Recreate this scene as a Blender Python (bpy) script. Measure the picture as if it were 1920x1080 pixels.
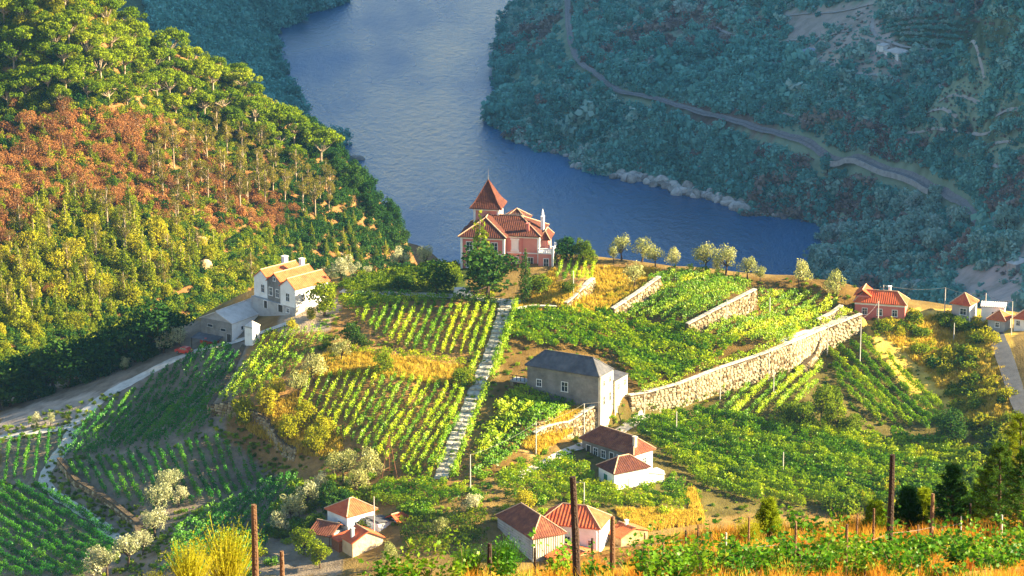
import bpy, math, random
import numpy as np
# ------------------------------------------------------------------ scene, camera, light
for o in list(bpy.data.objects): bpy.data.objects.remove(o)
SC = bpy.context.scene
COL = SC.collection
WATER = -300.0            # heights are metres relative to the camera position
CENTER_DEP = 15.5         # camera looks down by this many degrees
HFOV = 18.0
FPX = 960/math.tan(math.radians(HFOV/2))
cam = bpy.data.cameras.new('camera'); cam.sensor_width = 36
cam.angle = math.radians(HFOV); cam.clip_start = 1; cam.clip_end = 6000
camo = bpy.data.objects.new('camera', cam); COL.objects.link(camo)
camo.location = (0, 0, 0); camo.rotation_euler = (math.radians(90-CENTER_DEP), 0, 0)
SC.camera = camo

SUN_EL, SUN_AZ = 23.0, 1.0      # azimuth measured from +x (screen right) towards +y (away)
sdir = np.array([math.cos(math.radians(SUN_EL))*math.cos(math.radians(SUN_AZ)),
                 math.cos(math.radians(SUN_EL))*math.sin(math.radians(SUN_AZ)), math.sin(math.radians(SUN_EL))])
W = bpy.data.worlds.new('World'); SC.world = W; W.use_nodes = True
nt = W.node_tree; nt.nodes.clear()
sky = nt.nodes.new('ShaderNodeTexSky'); sky.sky_type = 'NISHITA'; sky.sun_disc = False
sky.sun_elevation = math.radians(SUN_EL)
sky.sun_rotation = math.atan2(sdir[0], sdir[1])
sky.air_density = 1.4; sky.dust_density = 0.4; sky.ozone_density = 3.0; sky.altitude = 100
bg = nt.nodes.new('ShaderNodeBackground'); bg.inputs['Strength'].default_value = 0.05
ow = nt.nodes.new('ShaderNodeOutputWorld')
nt.links.new(sky.outputs[0], bg.inputs[0]); nt.links.new(bg.outputs[0], ow.inputs[0])
sl = bpy.data.lights.new('sun', 'SUN'); sl.energy = 5.0; sl.angle = math.radians(0.5); sl.color = (1.0, 0.82, 0.50)
so = bpy.data.objects.new('sun', sl); COL.objects.link(so); so.location = (300, 0, 200)
import mathutils
so.rotation_euler = mathutils.Vector(sdir).to_track_quat('Z', 'Y').to_euler()
SC.view_settings.view_transform = 'Standard'; SC.view_settings.look = 'None'
SC.view_settings.exposure = 2.55; SC.view_settings.gamma = 1
SC.render.engine = 'CYCLES'
SC.cycles.use_denoising = True
SC.cycles.max_bounces = 6; SC.cycles.diffuse_bounces = 2; SC.cycles.glossy_bounces = 2
SC.cycles.transmission_bounces = 4; SC.cycles.volume_bounces = 1; SC.cycles.transparent_max_bounces = 8
SC.cycles.volume_step_rate = 4; SC.cycles.caustics_reflective = False; SC.cycles.caustics_refractive = False

RNG = np.random.default_rng(7); random.seed(7)
# ------------------------------------------------------------------ pixel <-> world
PR = math.radians(CENTER_DEP); CP, SP = math.cos(PR), math.sin(PR)
def ray(px, py):
    px = np.asarray(px, float); py = np.asarray(py, float)
    xc = (px-960)/FPX; yc = -(py-540)/FPX
    return np.stack([xc, CP+yc*SP, -SP+yc*CP], -1)
def at_z(px, py, z):
    d = ray(px, py); return d*(np.asarray(z)/d[..., 2])[..., None]
def at_y(px, py, y):
    d = ray(px, py); return d*(np.asarray(y)/d[..., 1])[..., None]
def proj(P):
    P = np.asarray(P, float)
    f = P[..., 1]*CP-P[..., 2]*SP; u = P[..., 1]*SP+P[..., 2]*CP
    return np.stack([960+FPX*P[..., 0]/f, 540-FPX*u/f], -1)
def pts3(L): a = np.array(L, float); return at_z(a[:, 0], a[:, 1], a[:, 2])
def inpoly(x, y, poly):
    poly = np.asarray(poly, float); r = np.zeros(np.shape(x), bool); j = len(poly)-1
    for i in range(len(poly)):
        xi, yi = poly[i]; xj, yj = poly[j]
        c = ((yi > y) != (yj > y)) & (x < (xj-xi)*(y-yi)/(yj-yi+1e-12)+xi)
        r ^= c; j = i
    return r
def rand_in_poly(poly, n, rng=RNG):
    p = np.asarray(poly, float); lo, hi = p.min(0), p.max(0); out = np.zeros((0, 2))
    while len(out) < n:
        q = rng.uniform(lo, hi, (n*3, 2)); out = np.vstack([out, q[inpoly(q[:, 0], q[:, 1], p)]])
    return out[:n]
# ------------------------------------------------------------------ height surfaces
def tps_fit(xy, z, reg=1e-3):
    n = len(xy); d = np.linalg.norm(xy[:, None]-xy[None], axis=-1)
    K = np.where(d > 0, d*d*np.log(d+1e-9), 0)+reg*n*np.eye(n)
    Pm = np.hstack([np.ones((n, 1)), xy]); A = np.zeros((n+3, n+3))
    A[:n, :n] = K; A[:n, n:] = Pm; A[n:, :n] = Pm.T
    return np.linalg.solve(A, np.concatenate([z, np.zeros(3)]))
def tps_eval(w, xy, X, Y):
    n = len(xy); out = w[n]+w[n+1]*X+w[n+2]*Y
    for i in range(n):
        d2 = (X-xy[i, 0])**2+(Y-xy[i, 1])**2
        out = out+w[i]*0.5*d2*np.log(d2+1e-9)
    return out
def sdist(X, Y, line, extend=True):
    """signed distance to a polyline (left side positive), parameter index, overshoot past the ends"""
    line = np.asarray(line, float); best = np.full(X.shape, 1e18); sg = np.zeros(X.shape); par = np.zeros(X.shape); over = np.zeros(X.shape)
    n = len(line)-1
    for i in range(n):
        a, b = line[i], line[i+1]; ab = b-a; L = np.hypot(*ab)
        t = ((X-a[0])*ab[0]+(Y-a[1])*ab[1])/L**2
        lo = -1e9 if (i == 0 and extend) else 0; hi = 1e9 if (i == n-1 and extend) else 1
        tc = np.clip(t, lo, hi)
        d = (X-a[0]-tc*ab[0])**2+(Y-a[1]-tc*ab[1])**2
        cr = ab[0]*(Y-a[1])-ab[1]*(X-a[0])
        m = d < best
        best = np.where(m, d, best); sg = np.where(m, np.sign(cr), sg); par = np.where(m, i+np.clip(t, 0, 1), par)
        ov = np.zeros(X.shape)
        if i == 0: ov = np.maximum(ov, -t*L)
        if i == n-1: ov = np.maximum(ov, (t-1)*L)
        over = np.where(m, ov, over)
    return np.sqrt(best)*sg, par, over
def sstep(t): t = np.clip(t, 0, 1); return t*t*(3-2*t)
class Surf:
    def __init__(s, ctrl, steps=(), falls=(), reg=1e-3, extra=None, box=None, cell=1.0, rough=0.0, seed=1):
        s.steps, s.falls, s.rough = steps, falls, rough
        P = pts3(ctrl)
        if extra is not None: P = np.vstack([P, np.array(extra, float)])
        s.xy = P[:, :2]; s.w = tps_fit(s.xy, P[:, 2]-s._steps(P[:, 0], P[:, 1]), reg)
        rg = np.random.default_rng(seed); s.ph = rg.uniform(0, 6.28, (10, 2)); s.dr = rg.uniform(0, 6.28, 10)
        x0, x1, y0, y1 = box; s.x0, s.y0, s.cell = x0, y0, cell
        s.nx = int((x1-x0)/cell)+1; s.ny = int((y1-y0)/cell)+1
        gx = x0+np.arange(s.nx)*cell; gy = y0+np.arange(s.ny)*cell
        s.GX, s.GY = np.meshgrid(gx, gy); s.G = s.exact(s.GX, s.GY)
    def _steps(s, X, Y):
        z = np.zeros(X.shape)
        for st in s.steps:
            d, par, ov = sdist(X, Y, st['line'], False)
            H = np.interp(par, np.arange(len(st['H'])), st['H'])
            z = z+H*sstep((d+0.1)/0.9)*np.exp(-(np.maximum(d, 0)/st['D'])**2)*(1-sstep(ov/st.get('fade', 2.0)))
        return z
    def exact(s, X, Y):
        z = tps_eval(s.w, s.xy, X, Y)+s._steps(X, Y)
        for f in s.falls:
            d, _, _ = sdist(X, Y, f['line'], True); d = np.maximum(d, 0)
            z = z-f['k']*d*d/(d+f.get('r', 5))
        if s.rough:
            for i in range(10):
                w = 0.05*1.5**i
                z = z+s.rough*np.sin(X*math.cos(s.dr[i])*w+Y*math.sin(s.dr[i])*w+s.ph[i, 0])*0.35/(1+0.35*i)
        return z
    def h(s, X, Y):
        X = np.asarray(X, float); Y = np.asarray(Y, float)
        u = np.clip((X-s.x0)/s.cell, 0, s.nx-1.001); v = np.clip((Y-s.y0)/s.cell, 0, s.ny-1.001)
        i = u.astype(int); j = v.astype(int); a = u-i; b = v-j; G = s.G
        return G[j, i]*(1-a)*(1-b)+G[j, i+1]*a*(1-b)+G[j+1, i]*(1-a)*b+G[j+1, i+1]*a*b
    def hit(s, px, py):
        d = ray(np.atleast_1d(px), np.atleast_1d(py)); y0 = s.y0; y1 = s.y0+(s.ny-1)*s.cell
        ys = np.linspace(y0, y1, 500); found = np.full(len(d), -1.0); lo = np.full(len(d), y0); hi = np.full(len(d), y1)
        done = np.zeros(len(d), bool); prev = y0
        for y in ys[1:]:
            t = y/d[:, 1]; below = d[:, 2]*t < s.h(d[:, 0]*t, y)
            n = below & ~done; lo[n] = prev; hi[n] = y; done |= n; prev = y
        for _ in range(14):
            m = (lo+hi)/2; t = m/d[:, 1]; below = d[:, 2]*t < s.h(d[:, 0]*t, m)
            hi = np.where(below, m, hi); lo = np.where(below, lo, m)
        t = hi/d[:, 1]; P = d*t[:, None]; P[:, 2] = s.h(P[:, 0], P[:, 1])
        return P
    def hit1(s, px, py): return s.hit([px], [py])[0]
# ------------------------------------------------------------------ mesh and object helpers
def mesh_np(name, V, F, mats=(), smooth=False, midx=None):
    """V (n,3); F list of (m,k) int arrays"""
    me = bpy.data.meshes.new(name); V = np.asarray(V, np.float32)
    if isinstance(F, np.ndarray): F = [F]
    F = [np.asarray(f, np.int32) for f in F if len(f)]
    nl = sum(f.size for f in F); nf = sum(len(f) for f in F)
    me.vertices.add(len(V)); me.vertices.foreach_set('co', V.ravel())
    me.loops.add(nl); me.loops.foreach_set('vertex_index', np.concatenate([f.ravel() for f in F]))
    tot = np.concatenate([np.full(len(f), f.shape[1], np.int32) for f in F]); st = np.concatenate([[0], np.cumsum(tot)[:-1]]).astype(np.int32)
    me.polygons.add(nf); me.polygons.foreach_set('loop_start', st); me.polygons.foreach_set('loop_total', tot)
    if smooth: me.polygons.foreach_set('use_smooth', np.ones(nf, bool))
    if midx is not None: me.polygons.foreach_set('material_index', np.asarray(midx, np.int32))
    for m in (mats if isinstance(mats, (list, tuple)) else [mats]): me.materials.append(m)
    me.update(calc_edges=True); return me
class MB:
    """collects polygons into one mesh"""
    def __init__(s): s.v = []; s.f = []
    def add(s, verts, faces):
        n = len(s.v); s.v += [tuple(v) for v in verts]; s.f += [tuple(i+n for i in f) for f in faces]; return s
    def hexa(s, c):   # 8 corners: bottom 4 (ccw), top 4
        return s.add(c, [(3, 2, 1, 0), (4, 5, 6, 7), (0, 1, 5, 4), (1, 2, 6, 5), (2, 3, 7, 6), (3, 0, 4, 7)])
    def box(s, x0, x1, y0, y1, z0, z1):
        return s.hexa([(x0, y0, z0), (x1, y0, z0), (x1, y1, z0), (x0, y1, z0), (x0, y0, z1), (x1, y0, z1), (x1, y1, z1), (x0, y1, z1)])
    def tube(s, pts, rad, n=6, cap=True):
        pts = [np.array(p, float) for p in pts]; rad = rad if hasattr(rad, '__len__') else [rad]*len(pts); base = len(s.v)
        for i, p in enumerate(pts):
            t = pts[min(i+1, len(pts)-1)]-pts[max(i-1, 0)]; t = t/(np.linalg.norm(t)+1e-9)
            u = np.cross(t, (0, 0, 1) if abs(t[2]) < .9 else (1, 0, 0)); u /= np.linalg.norm(u); w = np.cross(t, u)
            for k in range(n):
                a = 2*math.pi*k/n; s.v.append(tuple(p+rad[i]*(math.cos(a)*u+math.sin(a)*w)))
        for i in range(len(pts)-1):
            for k in range(n):
                a = base+i*n+k; b = base+i*n+(k+1) % n; s.f.append((a, b, b+n, a+n))
        if cap: s.f.append(tuple(base+(len(pts)-1)*n+k for k in range(n)))
        return s
    def mesh(s, name, mat):
        me = bpy.data.meshes.new(name); me.from_pydata(s.v, [], s.f); me.materials.append(mat); me.update(); return me
    def obj(s, name, mat, parent=None, loc=None): return link(name, s.mesh(name, mat), parent, loc)
def link(name, data, parent=None, loc=None):
    o = bpy.data.objects.new(name, data); COL.objects.link(o)
    if parent is not None: o.parent = parent
    if loc is not None: o.location = loc
    return o
def tag(o, label=None, cat=None, group=None, kind=None):
    if label: o['label'] = label
    if cat: o['category'] = cat
    if group: o['group'] = group
    if kind: o['kind'] = kind
    return o
def thing(name, label, cat, loc=(0, 0, 0), group=None, rz=0):
    o = link(name, None, None, loc); o.rotation_euler = (0, 0, rz); o.empty_display_size = .2
    return tag(o, label, cat, group)
# ------------------------------------------------------------------ materials
def newmat(name):
    m = bpy.data.materials.new(name); m.use_nodes = True; t = m.node_tree; t.nodes.clear()
    out = t.nodes.new('ShaderNodeOutputMaterial'); return m, t, out
def nd(t, kind, **kw):
    n = t.nodes.new(kind)
    for k, v in kw.items():
        if k in n.inputs: n.inputs[k].default_value = v
        else: setattr(n, k, v)
    return n
def rgb(c): return (c[0], c[1], c[2], 1)
def ramp_mix(t, fac, cols, pos=None):
    r = t.nodes.new('ShaderNodeValToRGB'); e = r.color_ramp.elements
    pos = pos or [i/(len(cols)-1) for i in range(len(cols))]
    while len(e) < len(cols): e.new(.5)
    for i, c in enumerate(cols): e[i].position = pos[i]; e[i].color = rgb(c)
    t.links.new(fac, r.inputs[0]); return r.outputs[0]
def leafmat(name, cols, trans=.4, scale=.6, gloss=0.0):
    """foliage: colour varies by plant and by clump; part of the light passes through"""
    m, t, out = newmat(name)
    oi = nd(t, 'ShaderNodeObjectInfo'); tc = nd(t, 'ShaderNodeNewGeometry')
    nz = nd(t, 'ShaderNodeTexNoise', Scale=scale, Detail=3.0); t.links.new(tc.outputs['Position'], nz.inputs['Vector'])
    mx = nd(t, 'ShaderNodeMath', operation='MULTIPLY_ADD'); t.links.new(oi.outputs['Random'], mx.inputs[0]); mx.inputs[1].default_value = .45
    m2 = nd(t, 'ShaderNodeMath', operation='MULTIPLY_ADD'); t.links.new(nz.outputs[0], m2.inputs[0]); m2.inputs[1].default_value = 1.1; m2.inputs[2].default_value = -.28
    t.links.new(m2.outputs[0], mx.inputs[2])
    c = ramp_mix(t, mx.outputs[0], cols)
    df = nd(t, 'ShaderNodeBsdfDiffuse'); tr = nd(t, 'ShaderNodeBsdfTranslucent')
    t.links.new(c, df.inputs[0]); t.links.new(c, tr.inputs[0])
    ms = nd(t, 'ShaderNodeMixShader'); ms.inputs[0].default_value = trans
    t.links.new(df.outputs[0], ms.inputs[1]); t.links.new(tr.outputs[0], ms.inputs[2])
    o = ms.outputs[0]
    if gloss:
        gl = nd(t, 'ShaderNodeBsdfGlossy'); gl.inputs['Roughness'].default_value = .45
        m3 = nd(t, 'ShaderNodeMixShader'); m3.inputs[0].default_value = gloss
        t.links.new(o, m3.inputs[1]); t.links.new(gl.outputs[0], m3.inputs[2]); o = m3.outputs[0]
    t.links.new(o, out.inputs[0]); return m
def surfmat(name, cols, scale=1.0, rough=.85, bump=.3, bscale=6.0, detail=6.0, streak=None, spec=.2, attr=None, vary=0.0, metal=0.0):
    """general rough surface: noise-mixed colours + bump. attr = vertex colour multiplied in"""
    m, t, out = newmat(name)
    geo = nd(t, 'ShaderNodeNewGeometry'); p = geo.outputs['Position']
    if streak is not None:
        mp = nd(t, 'ShaderNodeMapping'); mp.inputs['Scale'].default_value = streak; t.links.new(p, mp.inputs[0]); p = mp.outputs[0]
    nz = nd(t, 'ShaderNodeTexNoise', Scale=scale, Detail=detail, Roughness=.65); t.links.new(p, nz.inputs['Vector'])
    fac = nz.outputs[0]
    if vary:
        oi = nd(t, 'ShaderNodeObjectInfo'); ma = nd(t, 'ShaderNodeMath', operation='MULTIPLY_ADD')
        t.links.new(oi.outputs['Random'], ma.inputs[0]); ma.inputs[1].default_value = vary
        mb = nd(t, 'ShaderNodeMath', operation='MULTIPLY_ADD'); t.links.new(fac, mb.inputs[0]); mb.inputs[1].default_value = 1.0; mb.inputs[2].default_value = -vary/2
        t.links.new(mb.outputs[0], ma.inputs[2]); fac = ma.outputs[0]
    n = len(cols); c = ramp_mix(t, fac, cols, [.3+.4*i/(n-1) for i in range(n)] if n > 1 else [0])
    if attr:
        at = nd(t, 'ShaderNodeVertexColor'); at.layer_name = attr
        mm = nd(t, 'ShaderNodeMix', data_type='RGBA', blend_type='MULTIPLY'); mm.inputs[0].default_value = 1
        t.links.new(c, mm.inputs[6]); t.links.new(at.outputs[0], mm.inputs[7]); c = mm.outputs[2]
    b = nd(t, 'ShaderNodeBsdfPrincipled'); b.inputs['Roughness'].default_value = rough; b.inputs['Specular IOR Level'].default_value = spec
    b.inputs['Metallic'].default_value = metal
    t.links.new(c, b.inputs['Base Color'])
    if bump:
        n2 = nd(t, 'ShaderNodeTexNoise', Scale=bscale, Detail=4.0); t.links.new(geo.outputs['Position'], n2.inputs['Vector'])
        bp = nd(t, 'ShaderNodeBump'); bp.inputs['Strength'].default_value = bump; bp.inputs['Distance'].default_value = .3
        t.links.new(n2.outputs[0], bp.inputs['Height']); t.links.new(bp.outputs[0], b.inputs['Normal'])
    t.links.new(b.outputs[0], out.inputs[0]); return m
def glassmat(name, col=(.02, .03, .04)):
    m, t, out = newmat(name); b = nd(t, 'ShaderNodeBsdfPrincipled'); b.inputs['Base Color'].default_value = rgb(col)
    b.inputs['Roughness'].default_value = .08; t.links.new(b.outputs[0], out.inputs[0]); return m
M = {}
M['vine_lit'] = leafmat('vine leaves', [(0.02, 0.09, 0.002), (0.11, 0.25, 0.003), (0.31, 0.42, 0.004), (0.6, 0.55, 0.008)], .32, .5, .02)  # yellower, brighter leaf copy for rows in the sun
M['vine_shade'] = leafmat('shade-toned vine leaves', [(0.012, 0.09, 0.01), (0.03, 0.18, 0.014), (0.08, 0.27, 0.014), (0.22, 0.36, 0.02)], .4, .5, .02)  # greener, darker copy of the vine leaves for rows in shade
M['vine_near'] = leafmat('near vine leaves', [(0.012, 0.07, 0.006), (0.04, 0.15, 0.006), (0.12, 0.25, 0.008), (0.3, 0.34, 0.02)], .45, 2.0, .015)
M['olive'] = leafmat('olive leaves', [(0.14, 0.17, 0.04), (0.28, 0.3, 0.07), (0.44, 0.43, 0.14), (0.58, 0.54, 0.26)], .35, .9, .03)
M['broad'] = leafmat('broadleaf', [(0.03, 0.07, 0.008), (0.08, 0.14, 0.01), (0.17, 0.23, 0.012), (0.3, 0.32, 0.015)], .35, .7)
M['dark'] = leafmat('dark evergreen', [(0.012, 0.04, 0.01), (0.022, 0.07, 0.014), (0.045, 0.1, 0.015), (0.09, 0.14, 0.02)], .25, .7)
M['pine'] = leafmat('pine needles', [(0.04, 0.085, 0.006), (0.11, 0.18, 0.008), (0.23, 0.29, 0.012), (0.38, 0.4, 0.03)], .3, .35)
M['conifer'] = leafmat('young conifer', [(0.05, 0.09, 0.008), (0.13, 0.18, 0.01), (0.27, 0.29, 0.015), (0.44, 0.41, 0.05)], .3, .4)
M['euca'] = leafmat('eucalyptus leaves', [(0.06, 0.06, 0.012), (0.13, 0.12, 0.018), (0.22, 0.19, 0.025), (0.34, 0.28, 0.05)], .3, .5)
M['russet'] = leafmat('russet foliage', [(0.1, 0.05, 0.03), (0.22, 0.1, 0.04), (0.38, 0.17, 0.06), (0.46, 0.3, 0.08)], .3, .25)
M['yellowbush'] = leafmat('yellow green shrub', [(.12, .15, .010), (.26, .27, .012), (.40, .36, .02), (.50, .42, .04)], .4, .8)
M['far'] = leafmat('haze-tinted far scrub', [(0.06, 0.19, 0.17), (0.1, 0.31, 0.27), (0.17, 0.42, 0.36), (0.26, 0.52, 0.46)], .25, .06)  # teal and raised brightness stand in for haze and sky light
M['farpale'] = leafmat('haze-tinted pale scrub', [(0.15, 0.28, 0.25), (0.23, 0.41, 0.35), (0.34, 0.52, 0.44), (0.38, 0.38, 0.38)], .25, .05)  # paler patches, also blued and brightened in place of haze
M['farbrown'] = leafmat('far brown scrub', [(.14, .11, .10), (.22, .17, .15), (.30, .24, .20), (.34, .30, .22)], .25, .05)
M['drygrass'] = leafmat('dry grass', [(0.36, 0.22, 0.03), (0.52, 0.36, 0.04), (0.62, 0.46, 0.06), (0.68, 0.52, 0.12)], .4, .5)
M['orangegrass'] = leafmat('orange grass', [(.28, .09, .012), (.45, .17, .02), (.55, .27, .03), (.60, .38, .06)], .4, 1.2)
M['bark'] = surfmat('bark', [(.05, .03, .02), (.12, .08, .05)], 3, .9, .4)
M['palebark'] = surfmat('pale bark', [(.22, .15, .09), (.50, .40, .28)], 1.2, .8, .2)
M['ground'] = surfmat('hill soil', [(.55, .5, .45), (.9, .88, .85), (1.25, 1.2, 1.15)], .35, .95, .5, 3, 8, attr='zone', spec=.05)
M['lground'] = surfmat('left slope soil', [(.10, .05, .02), (.20, .10, .035), (.28, .17, .06)], .12, .95, .5, 1.2, spec=.05)
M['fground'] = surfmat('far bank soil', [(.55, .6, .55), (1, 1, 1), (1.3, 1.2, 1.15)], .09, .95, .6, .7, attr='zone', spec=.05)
M['gground'] = surfmat('near slope soil', [(.16, .07, .02), (.32, .16, .04), (.42, .25, .06)], 1.5, .95, .5, 8, spec=.05)
M['dirt'] = surfmat('dirt road', [(0.4, 0.35, 0.29), (0.56, 0.51, 0.44), (0.66, 0.61, 0.53)], .7, .95, .3, 5, spec=.05)
M['fardirt'] = surfmat('far track soil', [(0.3, 0.27, 0.25), (0.42, 0.39, 0.36)], .3, .95, .3, 2, spec=.05)
M['asphalt'] = surfmat('asphalt', [(.07, .07, .075), (.12, .12, .125)], .8, .9, .15, 8)
M['slab'] = surfmat('stone slab', [(0.4, 0.35, 0.27), (0.56, 0.51, 0.41), (0.64, 0.59, 0.48)], 1.5, .9, .3, 5, vary=.3)
M['stone'] = surfmat('wall stone', [(0.15, 0.105, 0.055), (0.3, 0.23, 0.13), (0.44, 0.36, 0.23)], 1.2, .9, .5, 5, vary=.6)
M['mortar'] = surfmat('wall core', [(0.06, 0.04, 0.025), (0.12, 0.09, 0.05)], 2, .95, .5, 5)
M['white'] = surfmat('white plaster', [(.62, .61, .58), (.76, .76, .74), (.80, .80, .78)], .5, .85, .08, 3)
M['greyplaster'] = surfmat('weathered grey plaster', [(0.1, 0.095, 0.088), (0.19, 0.185, 0.175), (0.29, 0.28, 0.265)], .35, .9, .2, 3)
M['cream'] = surfmat('cream plaster', [(.48, .42, .30), (.60, .55, .42), (.68, .63, .52)], .5, .9, .12, 3)
M['concrete'] = surfmat('concrete', [(.26, .25, .24), (.36, .35, .34), (.42, .42, .40)], .6, .9, .15, 4)
M['pink'] = surfmat('pink plaster', [(0.56, 0.19, 0.15), (0.63, 0.24, 0.19), (0.66, 0.28, 0.22)], .5, .85, .06, 3)
M['pinkdark'] = surfmat('deep pink plaster', [(0.52, 0.15, 0.125), (0.58, 0.19, 0.155)], .5, .85, .06, 3)
M['trim'] = surfmat('white trim', [(.70, .69, .66), (.80, .79, .77)], 1, .7, .05)
M['tile'] = surfmat('clay roof tile', [(0.06, 0.02, 0.016), (0.1, 0.032, 0.021), (0.17, 0.055, 0.028)], 1.3, .85, .4, 9)
M['tileorange'] = surfmat('orange roof tile', [(0.42, 0.09, 0.03), (0.52, 0.135, 0.045), (0.56, 0.18, 0.07)], .9, .85, .35, 9)
M['tilered'] = surfmat('red roof tile', [(.42, .07, .03), (.55, .11, .04), (.58, .16, .06)], .9, .85, .35, 9)
M['tileold'] = surfmat('old roof tile', [(.10, .035, .025), (.20, .065, .035), (.30, .12, .06)], .9, .9, .5, 9)
M['slate'] = surfmat('grey sheet roof', [(0.05, 0.05, 0.06), (0.085, 0.085, 0.095), (0.13, 0.125, 0.13)], .7, .7, .2, 4)
M['palesheet'] = surfmat('pale sheet roof', [(.40, .37, .33), (.52, .49, .45), (.60, .57, .53)], .6, .8, .15, 4)
M['ridge'] = surfmat('ridge tile', [(.42, .24, .14), (.60, .42, .28)], 3, .9, .2)
M['glass'] = glassmat('window glass')
M['wood'] = surfmat('weathered wood', [(.07, .035, .018), (.16, .085, .045), (.26, .16, .09)], 4, .9, .4, 20, streak=(1, 1, .1))
M['darkwood'] = surfmat('tarred wood', [(.025, .015, .012), (.06, .035, .025)], 4, .85, .4, 20, streak=(1, 1, .1))
M['door'] = surfmat('dark door paint', [(.03, .025, .02), (.06, .05, .04)], 2, .7, .1)
M['green'] = surfmat('green paint', [(.03, .16, .09), (.05, .22, .12)], 2, .6, .05)
M['pole'] = surfmat('concrete pole', [(.40, .37, .33), (.52, .49, .45)], 3, .9, .1)
M['rust'] = surfmat('rusty steel', [(.16, .06, .03), (.28, .12, .06)], 4, .8, .2)
M['steel'] = surfmat('dull steel', [(0.12, 0.12, 0.13), (0.2, 0.2, 0.21)], 2, .5, .05, metal=.6)
M['wire'] = surfmat('wire', [(.16, .15, .14), (.2, .19, .18)], 2, .6, 0)
M['rock'] = surfmat('granite', [(.20, .18, .16), (.36, .34, .31), (.48, .46, .43)], .5, .9, .6, 1.5, vary=.4)
M['rocklit'] = surfmat('ochre rock', [(.30, .18, .08), (.48, .33, .18), (.6, .46, .30)], .5, .9, .6, 1.5, vary=.4)
M['ballast'] = surfmat('ballast', [(0.16, 0.15, 0.16), (0.26, 0.25, 0.25)], .9, .95, .3, 4)
M['redpaint'] = surfmat('red car paint', [(.45, .02, .015), (.5, .03, .02)], 1, .35, 0, spec=.5)
M['whitepaint'] = surfmat('white car paint', [(.7, .7, .7), (.78, .78, .78)], 1, .35, 0, spec=.5)
M['rubber'] = surfmat('rubber', [(.02, .02, .02), (.04, .04, .04)], 3, .9, 0)
M['tarp'] = surfmat('blue grey awning sheet', [(.20, .25, .34), (.30, .36, .46)], 1, .7, .1)
# ------------------------------------------------------------------ the land
K0 = 36.5
def soft(a, c): return c if (a > 560 or c > -216) else -216+(c+216)*(.62+.38*max(0, (a-430)/130))   # the left flank falls away gently
def up(L): return [(a, b, soft(a, c)+K0) for a, b, c in L]
def line_xy(L): return pts3(L)[:, :2]
WALL_MAIN = [(1180, 780, -180), (1270, 760, -179.5), (1350, 735, -179), (1430, 712, -178.5), (1490, 692, -178), (1545, 655, -177), (1615, 622, -175)]
WALL_MAIN_H = [3.4, 3.9, 4.5, 4.9, 5.4, 4.0, 3.4]
WALL_LANE = [(1003, 852, -181.5), (1045, 836, -181.2), (1090, 818, -181), (1135, 800, -180.5), (1178, 783, -180.1)]
WALL_LANE_H = [1.0, 2.8, 4.1, 4.8, 3.9]
WALL_LEFT = [(455, 662, -177.3), (425, 735, -180.7), (390, 808, -184.4), (440, 820, -184.8), (500, 845, -185.8), (556, 893, -187.3)]
WALL_LEFT_H = [.8, 1.5, 2.0, 2.8, 3.2, 2.0]
WALL_MID = [(1290, 614, -170.2), (1350, 594, -169.6), (1418, 568, -168.8)]
WALL_MID_H = [.5, 1.7, 2.6]
WALL_UP = [(1150, 588, -169.8), (1195, 568, -169.2), (1238, 546, -168.4)]
WALL_UP_H = [.8, 1.8, 2.8]
WALL_VILLA = [(1062, 584, -169.6), (1090, 570, -169.2), (1114, 553, -168.6)]
WALL_VILLA_H = [1.2, 2.6, 3.2]
STEPS = [dict(line=line_xy(l), H=h, D=d) for l, h, d in ((WALL_LANE+WALL_MAIN[1:], WALL_LANE_H+WALL_MAIN_H[1:], 20), (WALL_LEFT, WALL_LEFT_H, 12),
         (WALL_MID, WALL_MID_H, 9), (WALL_UP, WALL_UP_H, 8), (WALL_VILLA, WALL_VILLA_H, 8))]
CREST = up([(-160, 745, -246), (0, 735, -241), (120, 692, -234), (250, 652, -224), (350, 610, -214.5), (470, 546, -209), (560, 528, -207.5), (650, 520, -206.5), (750, 508, -205.6), (860, 497, -204.7),
            (960, 484, -203.8), (1060, 480, -203.2), (1130, 488, -203), (1250, 505, -203.3), (1400, 523, -204.6), (1560, 546, -206.5), (1640, 575, -209), (1750, 580, -209.5), (1850, 588, -210), (2050, 600, -211)])
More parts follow.
